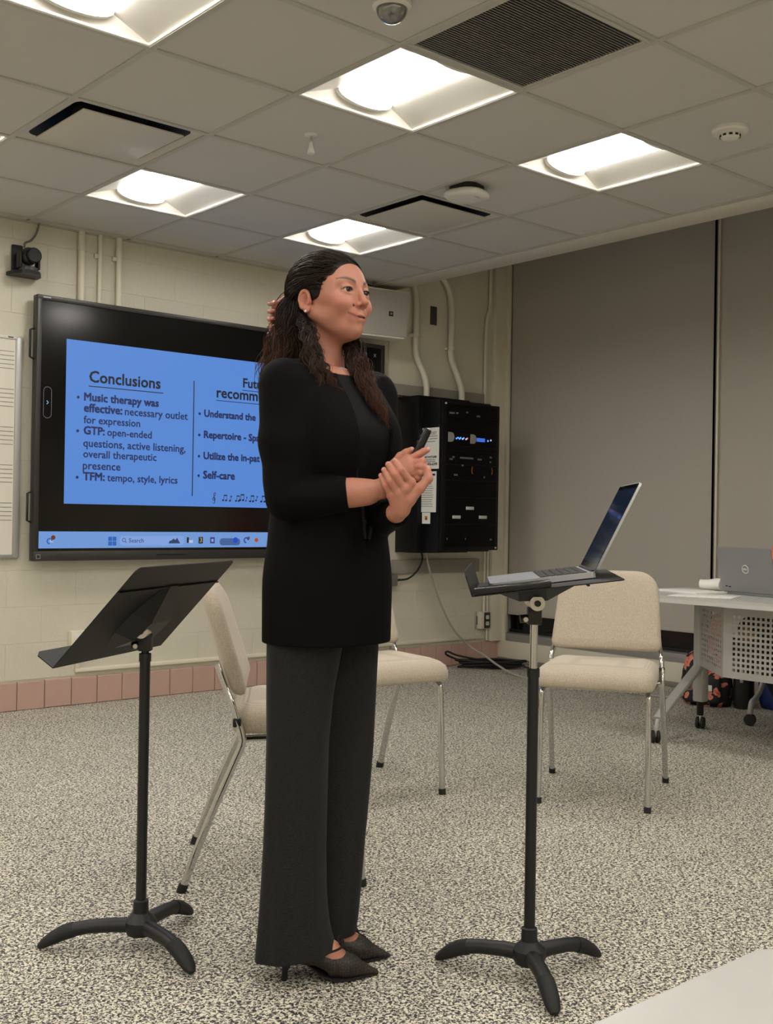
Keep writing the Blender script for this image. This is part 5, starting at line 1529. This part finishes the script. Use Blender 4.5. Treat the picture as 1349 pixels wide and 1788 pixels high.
# ---- trousers
def leg_rings(rows, yc, dep, fold, seed):
    rng = random.Random(seed); out = []
    for (z, xl, xr, tilt), dy in zip(rows, dep):
        cx, hw = (xl + xr) / 2, (xr - xl) / 2; ring = []
        for k in range(56):
            a = 2 * PI * k / 56
            c, s_ = math.cos(a), math.sin(a)
            f = 1 + fold * (.5 * math.sin(4 * a + seed + z * 2.0) + .5 * math.sin(7 * a + 2 * seed - z * 3)) * (1 - .4 * z)
            x = hw * math.copysign(abs(c) ** .85, c) * (1 + (f - 1) * .5); y = dy * math.copysign(abs(s_) ** .85, s_) * f
            ring.append((cx + x, yc + y, z + tilt * (x / hw)))
        out.append(ring)
    return out
def interp_rows(rows, n=26):
    zs = [r_[0] for r_ in rows]; o_ = []
    for k in range(n):
        z = zs[0] + (zs[-1] - zs[0]) * k / (n - 1)
        o_.append((z,) + tuple(float(np.interp(-z, [-q for q in zs], [r_[j] for r_ in rows])) for j in (1, 2, 3)))
    return o_
near_rows = [(.90, -.140, .050, 0), (.80, -.141, .042, 0), (.68, -.140, .020, 0), (.56, -.138, .010, 0), (.43, -.139, .008, 0), (.302, -.142, .007, 0), (.20, -.146, .010, .002), (.15, -.149, .0145, .004), (.105, -.152, .021, .008), (.060, -.1555, .034, .014)]
far_rows = [(.90, -.055, .132, 0), (.80, -.055, .126, 0), (.66, -.060, .121, 0), (.54, -.062, .117, 0), (.42, -.064, .109, 0), (.303, -.066, .100, 0), (.18, -.070, .092, .003), (.09, -.075, .085, .006), (.066, -.075, .080, .008)]
b = NB()
for rows, yc, seed, d0, d1 in ((near_rows, -.050, 1.0, .072, .080), (far_rows, .062, 2.3, .070, .074)):
    rr = interp_rows(rows); n = len(rr)
    dep = [d0 + (d1 - d0) * k / (n - 1) for k in range(n)]
    rings = leg_rings(rr, yc, dep, .06, seed)
    inner = [[((x - rings[-1][0][0]) * 1 + rings[-1][0][0], y, z) for x, y, z in rings[-1]]]
    cx = sum(q[0] for q in rings[-1]) / 56
    hem_in = [(cx + (x - cx) * .94, yc + (y - yc) * .94, z + .001) for x, y, z in rings[-1]]
    up_in = [(cx + (x - cx) * .80 - .006, yc + (y - yc) * .88, z + .035) for x, y, z in rings[-1]]
    loft(b, rings + [hem_in, up_in], True, True)
v = Vol((-.2, -.2, .66), (.2, .2, 1.11), .006)
v.apply(sections([.80, .86, .95, 1.05, 1.095], [.12, .148, .148, .137, .136], [.10, .120, .120, .114, .116]), (-.2, -.2, .78), (.2, .2, 1.1), 0)
V_, F_ = v.mesh()
def weave_mat():
    m = mat('charcoal suiting', (.014, .014, .0145), .75, sheen=.05, spec=.2)
    nt = m.node_tree; bs = nt.nodes['Principled BSDF']; tc = nt.nodes.new('ShaderNodeTexCoord')
    mp = nt.nodes.new('ShaderNodeMapping'); mp.inputs['Scale'].default_value = (1, 1, 5)
    n = nt.nodes.new('ShaderNodeTexNoise'); n.inputs['Scale'].default_value = 180; n.inputs['Detail'].default_value = 3
    nt.links.new(tc.outputs['Object'], mp.inputs['Vector']); nt.links.new(mp.outputs['Vector'], n.inputs['Vector'])
    r = nt.nodes.new('ShaderNodeValToRGB'); r.color_ramp.elements[0].position = .3; r.color_ramp.elements[1].position = .75
    r.color_ramp.elements[0].color = (.006, .006, .0065, 1); r.color_ramp.elements[1].color = (.024, .0235, .023, 1)
    nt.links.new(n.outputs['Fac'], r.inputs['Fac']); nt.links.new(r.outputs['Color'], bs.inputs['Base Color'])
    return m
WV = weave_mat()
b.verts.ensure_lookup_table(); bmesh.ops.recalc_face_normals(b, faces=b.faces[:])
tro = obj('trousers', b, WV, person, smooth=75)
wst = obj('waistband', np_mesh('waistband', [(V_, F_)], WV), None, tro)

# ---- shoes: pointed lace flats on kitten heels, tied with bows
def lace_mat():
    m = mat('black lace', (.006, .006, .006), .5); nt = m.node_tree; bs = nt.nodes['Principled BSDF']; tc = nt.nodes.new('ShaderNodeTexCoord')
    vo = nt.nodes.new('ShaderNodeTexVoronoi'); vo.feature = 'DISTANCE_TO_EDGE'; vo.inputs['Scale'].default_value = 150; vo.inputs['Randomness'].default_value = .35
    nt.links.new(tc.outputs['Object'], vo.inputs['Vector'])
    r = nt.nodes.new('ShaderNodeValToRGB'); r.color_ramp.elements[0].position = .10; r.color_ramp.elements[0].color = (.006, .006, .006, 1); r.color_ramp.elements[1].position = .26; r.color_ramp.elements[1].color = (.045, .027, .020, 1)
    nt.links.new(vo.outputs['Distance'], r.inputs['Fac']); nt.links.new(r.outputs['Color'], bs.inputs['Base Color'])
    return m
LACE = lace_mat(); SUE = mat('black suede', (.007, .007, .007), .8)
for toe, fd in ((TOEN, FDN), (TOEF, FDF)):
    A = foot_axes(toe, fd)
    v = Vol(A((.125, 0, 0)) - np.array((.17, .09, .004)), A((.125, 0, 0)) + np.array((.17, .09, .13)), .002)
    v.cap(A((.170, 0, .026)), A((.243, 0, .009)), .031, .0055, 0); v.cap(A((.120, 0, .045)), A((.172, 0, .026)), .034, .030, .01)
    v.cap(A((.030, 0, .080)), A((.085, 0, .058)), .030, .026, .012); v.cap(A((.085, 0, .052)), A((.13, 0, .034)), .026, .032, .012)
    def floor_cut(P): return P[..., 2] - .0015
    v.apply(floor_cut, A((0, 0, -.02)) - .2, A((.25, 0, 0)) + np.array((.2, .2, .01)), 0, cut=True)
    v.ell(A((.098, 0, .098)), (.062, .036, .048), .004, np.array([fd, (-fd[1], fd[0], 0), (0, 0, 1)]).T, cut=True)
    v.ell(A((.085, .0, .016)), (.042, .06, .026), .008, np.array([fd, (-fd[1], fd[0], 0), (0, 0, 1)]).T, cut=True)
    V_, F_ = relax(*v.mesh(), 1, .4)
    sh = obj('shoe', np_mesh('shoe', [(V_, F_)], LACE), None, person)
    b = NB(); lat = np.array((-fd[1], fd[0], 0))
    rings = []
    for x, w, z in ((.020, .020, .054), (.045, .024, .056), (.075, .022, .040), (.105, .028, .014), (.14, .036, .003), (.18, .032, .003), (.22, .015, .003), (.248, .003, .004)):
        rings.append([A((x, -w, z)), A((x, w, z)), A((x, w, z + .004)), A((x, -w, z + .004))])
    loft(b, rings); obj('sole', b, SUE, sh, smooth=30)
    b = NB(); tube(b, [A((.030, 0, .062)), A((.028, 0, .045)), A((.024, 0, .025)), A((.022, 0, .0))], [.019, .013, .0075, .0065], 14); obj('heel', b, SUE, sh, smooth=60)
    # trimmed topline
    b = NB()
    tl = [A((.098 + .062 * math.cos(a) * .98, .034 * math.sin(a), .070 + .006 * math.cos(a))) for a in [R(q) for q in range(-100, 101, 10)]]
    tube(b, tl, .0028, 8); obj('topline', b, SUE, sh, smooth=70)
    b = NB()
    for q in (-1, 1):
        tube(b, smooth_path([A((.160, 0, .072)), A((.150, q * .012, .088)), A((.158, q * .024, .090)), A((.166, q * .020, .076)), A((.160, 0, .072))], 6), .0017, 6)
        tube(b, smooth_path([A((.160, 0, .072)), A((.172, q * .012, .068)), A((.186, q * .018, .062))], 6), .0015, 6)
    sphere(b, A((.160, 0, .072)), .004, u=10, v=8); obj('bow', b, SUE, sh, smooth=70)

# ---- hair
hair_m = bpy.data.materials.new('dark wavy hair'); hair_m.use_nodes = True
nt = hair_m.node_tree; bs = nt.nodes['Principled BSDF']; vc = nt.nodes.new('ShaderNodeVertexColor'); vc.layer_name = 'tint'
nt.links.new(vc.outputs['Color'], bs.inputs['Base Color']); bs.inputs['Roughness'].default_value = .46; bs.inputs['Specular IOR Level'].default_value = .28
rng = np.random.default_rng(5)
DARK = np.array((.014, .0085, .006)); REDB = np.array((.120, .046, .026))
hparts, hcols = [], []
def add_strands(paths, rad, tipcol, c0=DARK, head=False):
    """paths (n, m, 3) -> 3-sided tapering tubes"""
    n, m, _ = paths.shape
    Tn = np.gradient(paths, axis=1); Tn /= np.linalg.norm(Tn, axis=-1, keepdims=True) + 1e-9
    ref = np.array((.31, .52, .79)); N1 = np.cross(Tn, ref); N1 /= np.linalg.norm(N1, axis=-1, keepdims=True) + 1e-9
    N2 = np.cross(Tn, N1)
    tt = np.linspace(0, 1, m)
    prof = np.clip(np.minimum(1, (1 - tt) * 3 + .15), 0, 1)
    if head: prof = prof * np.clip(tt * 6 + .05, 0, 1)
    rr = (rad * rng.uniform(.7, 1.35, n))[:, None] * prof[None]
    ring = [paths + N1 * (rr * math.cos(a))[..., None] + N2 * (rr * math.sin(a))[..., None] for a in (0, 2 * PI / 3, 4 * PI / 3)]
    V = np.stack(ring, 2).reshape(-1, 3)
    base = (np.arange(n) * m * 3)[:, None, None]; j = (np.arange(m - 1) * 3)[None, :, None]; k = np.arange(3)[None, None, :]
    F = np.stack([base + j + k, base + j + (k + 1) % 3, base + j + 3 + (k + 1) % 3, base + j + 3 + k], -1).reshape(-1, 4)
    mixv = np.clip(tt[None] ** 1.6 * tipcol[:, None], 0, 1)[..., None]
    C = (c0 * (1 - mixv) + REDB * mixv) * rng.uniform(.6, 1.6, n)[:, None, None]
    hparts.append((V, F)); hcols.append(np.repeat(C.reshape(-1, 3), 3, 0))
# 1 solid scalp cap, following the hairline
v = Vol((-.16, -.12, -.10), (.12, .12, .13), .0025)
v.ell((-.016, 0, .016), (.105, .0825, .0875), 0)
def face_side(P):
    u_ = P[..., 2]; fh = np.interp(u_, [-.2, -.048, -.030, -.018, -.004, .012, .032, .046, .056, .066, .080], [-.040, -.034, -.024, .022, .044, .052, .060, .067, .076, .10, .14])
    return fh - P[..., 0]                     # negative in front of the hairline
v.apply(face_side, (-.16, -.12, -.10), (.12, .12, .13), .006, cut=True)
v.ell((-.100, 0, -.010), (.036, .046, .052), .03)
for s in (-1, 1): v.ell((-.010, s * .092, -.028), (.021, .026, .031), .004, cut=True)
V_, F_ = v.mesh()
capV = H2L(V_); hparts.append((capV, F_[:, ::-1])); hcols.append(np.tile(DARK * .9, (len(capV), 1)))
# 2 swept-back strands over the cap
n, m = 900, 26
hl_u = np.array([-.008, -.004, .002, .014, .030, .044, .054, .080, .096]); hl_f = np.array([.018, .028, .038, .046, .054, .061, .066, .045, .0])
tpar = rng.uniform(0, 1, n); uu = np.interp(tpar, np.linspace(0, 1, 9), hl_u); ff = np.interp(tpar, np.linspace(0, 1, 9), hl_f) - rng.uniform(0, .03, n) * (rng.uniform(0, 1, n) < .5)
Ec = np.array((-.016, 0, .016)); Er = np.array((.1065, .084, .089))
e1 = (ff - Ec[0]) / Er[0]; e3 = (uu - Ec[2]) / Er[2]
sg = np.where(rng.uniform(0, 1, n) < .6, 1, -1)
e2 = np.sqrt(np.clip(1 - e1 ** 2 - e3 ** 2, .0, 1)) * sg
e2 = np.where(np.abs(e2) < .05, rng.uniform(-.5, .5, n), e2)
d0 = np.stack([e1, e2, e3], -1); d0 /= np.linalg.norm(d0, axis=-1, keepdims=True)
d1 = np.stack([np.full(n, -.96), rng.uniform(-.28, .28, n), rng.uniform(-.55, -.05, n)], -1); d1 /= np.linalg.norm(d1, axis=-1, keepdims=True)
om = np.arccos(np.clip((d0 * d1).sum(-1), -1, 1))[:, None]; tt = np.linspace(0, 1, m)[None]
sl = (np.sin((1 - tt) * om)[..., None] * d0[:, None] + np.sin(tt * om)[..., None] * d1[:, None]) / np.sin(om)[..., None]
lift = (-.002 + (.003 + .006 * rng.uniform(0, 1, n)[:, None]) * np.sin(PI * np.clip(tt * 1.1, 0, 1)) ** .6)[..., None]
low = np.clip((.030 - uu) / .036, 0, 1)[:, None]
clump = np.floor(tpar * 34)[:, None] * 1.7
wav = (.0045 * np.sin(9 * tt + clump) * np.sin(PI * np.clip(tt, .0, 1)))[..., None]
P_h = Ec + sl * (Er + lift) + sl * wav + np.stack([0 * tt + 0 * clump, .003 * np.sin(14 * tt + clump), .004 * np.sin(11 * tt + clump * 1.3)], -1)
P_h[..., 2] += .036 * low * np.sin(PI * np.clip(tt * 1.5, 0, 1)) ** .8
ear_hit = ((((P_h[..., 0] + .010) / .024) ** 2 + ((np.abs(P_h[..., 1]) - .092) / .032) ** 2 + ((P_h[..., 2] + .028) / .032) ** 2) < 1).any(1)
P_h = P_h[~ear_hit]
add_strands(H2L(P_h), .0011, rng.uniform(0, .35, len(P_h)), head=True)
# crown strands running straight back from the forehead
n = 420
d0 = np.stack([rng.uniform(.55, .80, n), rng.uniform(-.62, .62, n), rng.uniform(.50, .72, n)], -1); d0 /= np.linalg.norm(d0, axis=-1, keepdims=True)
d1 = np.stack([np.full(n, -.90), d0[:, 1] * .45, rng.uniform(-.35, .25, n)], -1); d1 /= np.linalg.norm(d1, axis=-1, keepdims=True)
om = np.arccos(np.clip((d0 * d1).sum(-1), -1, 1))[:, None]
sl = (np.sin((1 - tt) * om)[..., None] * d0[:, None] + np.sin(tt * om)[..., None] * d1[:, None]) / np.sin(om)[..., None]
clump = np.floor((d0[:, 1] + .62) * 18)[:, None] * 1.9
P_h = Ec + sl * (Er - .001 + (.003 + .004 * rng.uniform(0, 1, n)[:, None] * np.sin(PI * tt))[..., None]) + np.stack([0 * tt + 0 * clump, .003 * np.sin(10 * tt + clump), .0025 * np.sin(9 * tt + clump)], -1) * np.sin(PI * tt)[..., None]
P_h = P_h[P_h[:, 0, 0] < .0715]
add_strands(H2L(P_h), .0010, rng.uniform(0, .3, len(P_h)), head=True)
# 3 hanging locks along guides
def locks(guide, rads, count, amp, wl, rad, red, clumps, m=44, flat=1.0):
    g = np.array([p[:] for p in smooth_path([tuple(q) for q in guide], 10)])
    L_ = np.concatenate([[0], np.cumsum(np.linalg.norm(np.diff(g, axis=0), axis=1))]); s_ = np.linspace(0, L_[-1], m)
    G = np.stack([np.interp(s_, L_, g[:, i]) for i in range(3)], -1)
    Tn = np.gradient(G, axis=0); Tn /= np.linalg.norm(Tn, axis=1, keepdims=True)
    ref = np.array((0, 1.0, 0)); N1 = np.cross(Tn, ref); N1 /= np.linalg.norm(N1, axis=1, keepdims=True); N2 = np.cross(Tn, N1)
    rr = np.interp(np.linspace(0, 1, m), np.linspace(0, 1, len(rads)), rads)
    cid = rng.integers(0, clumps, count); ca = rng.uniform(0, 2 * PI, clumps); cr = np.sqrt(rng.uniform(0, 1, clumps)); cp = rng.uniform(0, 2 * PI, clumps); cw = rng.uniform(.8, 1.25, clumps); clen = rng.uniform(.52, 1.0, clumps) ** .7
    jit = rng.normal(0, .24, (count, 2))
    ox = cr[cid] * np.cos(ca[cid]) + jit[:, 0]; oy = (cr[cid] * np.sin(ca[cid]) + jit[:, 1]) * flat
    ln = clen[cid] * rng.uniform(.88, 1.02, count)
    ti = np.clip(ln[:, None] * np.linspace(0, 1, m)[None], 0, 1) * (m - 1)
    i0 = np.clip(np.floor(ti).astype(int), 0, m - 2); fr = (ti - i0)[..., None]
    pick = lambda Z: Z[i0] * (1 - fr) + Z[i0 + 1] * fr
    rg = (rr[i0] * (1 - fr[..., 0]) + rr[np.minimum(i0 + 1, m - 1)] * fr[..., 0])
    sl_ = ti / (m - 1) * L_[-1]
    env = np.clip(sl_ / .06, 0, 1)
    w1 = amp * env * np.sin(2 * PI * sl_ / (wl * cw[cid])[:, None] + cp[cid][:, None] + rng.normal(0, .35, count)[:, None])
    w2 = amp * .3 * env * np.cos(2 * PI * sl_ / (wl * cw[cid])[:, None] + cp[cid][:, None] * 1.7 + rng.normal(0, .35, count)[:, None])
    P = pick(G) + pick(N1) * (ox[:, None] * rg + w1)[..., None] + pick(N2) * (oy[:, None] * rg + w2)[..., None]
    add_strands(P, rad, np.clip(rng.uniform(red * .4, red * 1.3, count), 0, 1))
hp = lambda *q: H2L(q)
# half-up tail and the loose back hair
locks([hp(-.115, .0, .01), hp(-.134, .010, -.02), hp(-.138, .015, -.07), hp(-.136, .02, -.13), hp(-.145, .03, -.20), hp(-.150, .035, -.27)], [.018, .024, .030, .034, .036, .032], 520, .0060, .075, .0009, .75, 60)
locks([hp(-.075, .055, -.01), hp(-.088, .062, -.06), hp(-.108, .066, -.12), hp(-.132, .070, -.18), hp(-.150, .074, -.24)], [.020, .026, .030, .030, .024], 480, .0060, .072, .0009, .85, 60)
locks([hp(-.055, .056, -.02), hp(-.062, .058, -.07), hp(-.068, .056, -.12), hp(-.082, .056, -.18), hp(-.10, .058, -.24)], [.018, .024, .027, .028, .024], 420, .0040, .08, .0009, .25, 50)
locks([hp(-.075, -.055, -.01), hp(-.085, -.060, -.08), hp(-.09, -.062, -.15), hp(-.10, -.065, -.24)], [.020, .026, .030, .026], 300, .0045, .08, .0009, .4, 40)
# near front lock over the shoulder and chest
locks([hp(-.045, .062, -.045), PX(541, 585, 2.612), PX(545, 620, 2.597), PX(553, 655, 2.587), PX(565, 690, 2.582), PX(574, 722, 2.584)], [.010, .013, .015, .017, .015, .012], 300, .0062, .058, .0008, .40, 26, flat=.8)
locks([hp(-.04, .058, -.06), PX(549, 612, 2.605), PX(562, 645, 2.592), PX(580, 672, 2.587), PX(594, 695, 2.590), PX(606, 722, 2.595)], [.006, .009, .010, .012, .012, .010], 110, .0062, .052, .0008, .55, 12, flat=.7)
# far lock in front of the other shoulder
locks([hp(-.03, -.050, -.06), PX(615, 605, 2.70), PX(626, 640, 2.68), PX(643, 680, 2.655), PX(662, 715, 2.640), PX(685, 758, 2.640)], [.008, .013, .019, .020, .016, .010], 420, .0062, .058, .0008, .8, 34, flat=.8)
# stray wisps
locks([hp(-.05, .06, -.05), PX(500, 600, 2.70), PX(482, 640, 2.70), PX(470, 668, 2.70)], [.03, .03, .035, .035], 60, .008, .09, .0005, 1.0, 40)
hr = obj('hair', np_mesh('hair', hparts, hair_m, np.concatenate(hcols)), None, person)
tag(hr, 'long wavy dark brown hair, half pinned up')
# claw clip gathering the hair
clm = mat('pink tortoise clip', (.38, .15, .105), .25, noise=(70, .45))
b = NB()
for q in (-1, 1):
    tube(b, smooth_path([hp(-.135, .012 + q * .010, .006), hp(-.158, .020 + q * .010, -.010), hp(-.166, .026 + q * .011, -.040), hp(-.160, .030 + q * .010, -.075), hp(-.148, .030 + q * .008, -.098)], 6), .0055, 8, ry=.010)
for k in range(5):
    z0 = -.006 - .019 * k
    tube(b, smooth_path([hp(-.160, .026, z0), hp(-.164, .048, z0 - .004), hp(-.146, .066, z0 - .008), hp(-.120, .072, z0 - .010)], 5), [.0052] * 15 + [.0032], 8)
sphere(b, hp(-.172, .032, -.052), (.011, .011, .017)); sphere(b, hp(-.160, .034, -.012), (.010, .010, .014))
obj('hair_clip', b, clm, person, smooth=60)

# ---- the clicker in her hand (a thing of its own)
b = NB()
a_, c_ = np.array((.196, -.170, 1.226)), np.array((.2320, -.176, 1.3040))
ax = (c_ - a_) / np.linalg.norm(c_ - a_)
tube(b, [a_, a_ + ax * .004, a_ + (c_ - a_) * .5, c_ - ax * .006, c_ - ax * .001, c_], [.0075, .0090, .0098, .0098, .0085, .0060], 16, ry=[.0065, .0075, .0080, .0080, .0070, .0050], sq=.7)
ck = obj('presenter_clicker', b, M_['black_gloss'], smooth=45); ck.location = person.location; ck.rotation_euler = person.rotation_euler
tag(ck, "slim black presenter clicker held upright in the woman's hand", 'clicker')
b = NB(); lathe(b, [(.0042, 0), (.0036, .0016), (.0005, .0018)], 14, Matrix.Translation(Vector(c_)) @ Vector(ax).to_track_quat('Z', 'Y').to_matrix().to_4x4()); obj('emitter', b, M_['steel'], ck)
for k, f_ in enumerate((.55, .72)):
    p_ = a_ + (c_ - a_) * f_
    b = NB(); sphere(b, p_ + np.array((-.006, -.004, .003)), (.0042, .0042, .006), u=12, v=8); obj('button', b, M_['rubber'], ck)

# ================================================================== person seated behind the far table
sp = empty('person', (2.640, -.370, 0), R(90), 'person in a coral top seated behind the far table, cut by the right edge', 'person')
# local: +y faces the table (world -x)
h_ = .006
v = Vol((-.30, -.22, .40), (.30, .52, 1.42), h_)
SKN = np.array((.50, .25, .165))
v.ell((0, .03, 1.245), (.078, .098, .118), 0); v.cap((0, .0, 1.16), (0, -.01, 1.05), .048, .055, .02)
v.ell((0, .128, 1.235), (.013, .016, .02), .012); v.ell((0, .085, 1.165), (.045, .04, .035), .02)
for s in (-1, 1):
    v.ell((s * .078, .02, 1.235), (.008, .016, .028), .006); v.ell((s * .032, .125, 1.255), (.014, .012, .010), .006, cut=True)
    v.cap((s * .155, -.01, 1.0), (s * .205, .06, .79), .040, .036, .02); v.cap((s * .205, .06, .79), (s * .11, .27, .785), .034, .024, .02)
    v.cap((s * .11, .27, .785), (s * .095, .33, .78), .022, .018, .015)
    for k in range(4): v.chain([(s * (.112 - .012 * k), .345, .782), (s * (.110 - .012 * k), .375, .786), (s * (.108 - .011 * k), .398, .776)], [.0085, .0080, .0070], .004)
    v.chain([(s * .088, .30, .782), (s * .068, .335, .782), (s * .062, .355, .778)], [.011, .009, .007], .006)
    v.cap((s * .09, .02, .52), (s * .10, .44, .53), .075, .055, .03)
v.cap((0, 0, 1.0), (0, 0, .58), .12, .13, .04)
V_, F_ = v.mesh()
obj('body', np_mesh('body', [(V_, F_)], sk_m, np.tile(SKN, (len(V_), 1))), None, sp)
v = Vol((-.32, -.24, .45), (.32, .36, 1.12), h_)
v.cap((-.115, -.01, 1.0), (.115, -.01, 1.0), .082, .082, 0); v.cap((0, 0, .95), (0, 0, .56), .150, .155, .06); v.cap((0, -.01, 1.02), (0, -.01, 1.07), .07, .06, .03)
for s in (-1, 1): v.cap((s * .155, -.01, 1.0), (s * .207, .06, .79), .058, .050, .03); v.cap((s * .207, .06, .79), (s * .135, .215, .788), .048, .038, .02)
V_, F_ = v.mesh(); obj('coral_top', np_mesh('coral_top', [(V_, F_)], mat('coral knit', (.72, .20, .13), .85, noise=(80, .15))), None, sp)
v = Vol((-.25, -.22, .0), (.25, .60, .66), h_)
v.cap((-.08, 0, .56), (.08, 0, .56), .125, .125, 0)
for s in (-1, 1): v.cap((s * .09, .02, .54), (s * .10, .42, .54), .088, .07, .03); v.cap((s * .10, .40, .53), (s * .10, .05, .10), .066, .05, .02); v.cap((s * .10, .0, .05), (s * .10, .11, .036), .042, .034, .01)
V_, F_ = v.mesh(); obj('trousers', np_mesh('trousers', [(V_, F_)], mat('navy trousers', (.012, .016, .035), .8)), None, sp)
v = Vol((-.14, -.16, 1.02), (.14, .16, 1.42), .004)
v.ell((0, .015, 1.268), (.092, .108, .118), 0); v.cap((0, -.05, 1.25), (0, -.06, 1.08), .07, .06, .03)
v.ell((0, .115, 1.215), (.075, .085, .095), .01, cut=True)
V_, F_ = v.mesh(); obj('hair', np_mesh('hair', [(V_, F_)], mat('brown hair', (.03, .017, .010), .5, noise=(60, .4))), None, sp)
for s in (-1, 1):
    b = NB(); sphere(b, (s * .032, .112, 1.256), .011, u=14, v=10); e_ = obj('eyeball', b, sclera, sp, smooth=90)
    b = NB(); sphere(b, (s * .032, .1195, 1.255), (.005, .004, .005), u=12, v=8); obj('iris', b, iris, e_, smooth=90)

# rolling chair under that person
t = empty('rolling_chair', (2.70, -.385, 0), R(90), 'grey rolling chair with a silver arched leg at the right edge', 'chair')
b = NB(); rings = []
for z, ins in ((.385, .03), (.39, .0), (.42, 0), (.432, .03)): rings.append([(x, y, z) for x, y in rrect(.46 - 2 * ins, .44 - 2 * ins, .06, 5, 0, .02)])
loft(b, rings); obj('seat', b, mat('grey seat', (.06, .06, .065), .8), t, smooth=60)
b = NB(); box(b, (-.2, -.262, .55), (.2, -.232, .92), .012, seg=3); obj('backrest', b, mat('grey mesh back', (.07, .07, .075), .8), t)
for s in (-1, 1):
    b = NB(); tube(b, smooth_path([(s * .19, -.19, .40), (s * .20, -.235, .50), (s * .19, -.25, .70)], 5), .011, 10); obj('back_post', b, M_['silver'], t)
    b = NB(); tube(b, smooth_path([(s * .20, .10, .38), (s * .225, .14, .30), (s * .22, .20, .19), (s * .21, .27, .145), (s * .205, .320, .125), (s * .21, .326, .07)], 5), .015, 10); obj('leg', b, M_['silver'], t, smooth=60)
    b = NB(); tube(b, smooth_path([(s * .20, -.12, .38), (s * .235, -.16, .30), (s * .26, -.21, .16), (s * .265, -.22, .07)], 5), .015, 10); obj('leg', b, M_['silver'], t, smooth=60)
    caster(t, s * .21, .326, .4); caster(t, s * .265, -.22, 1.2)
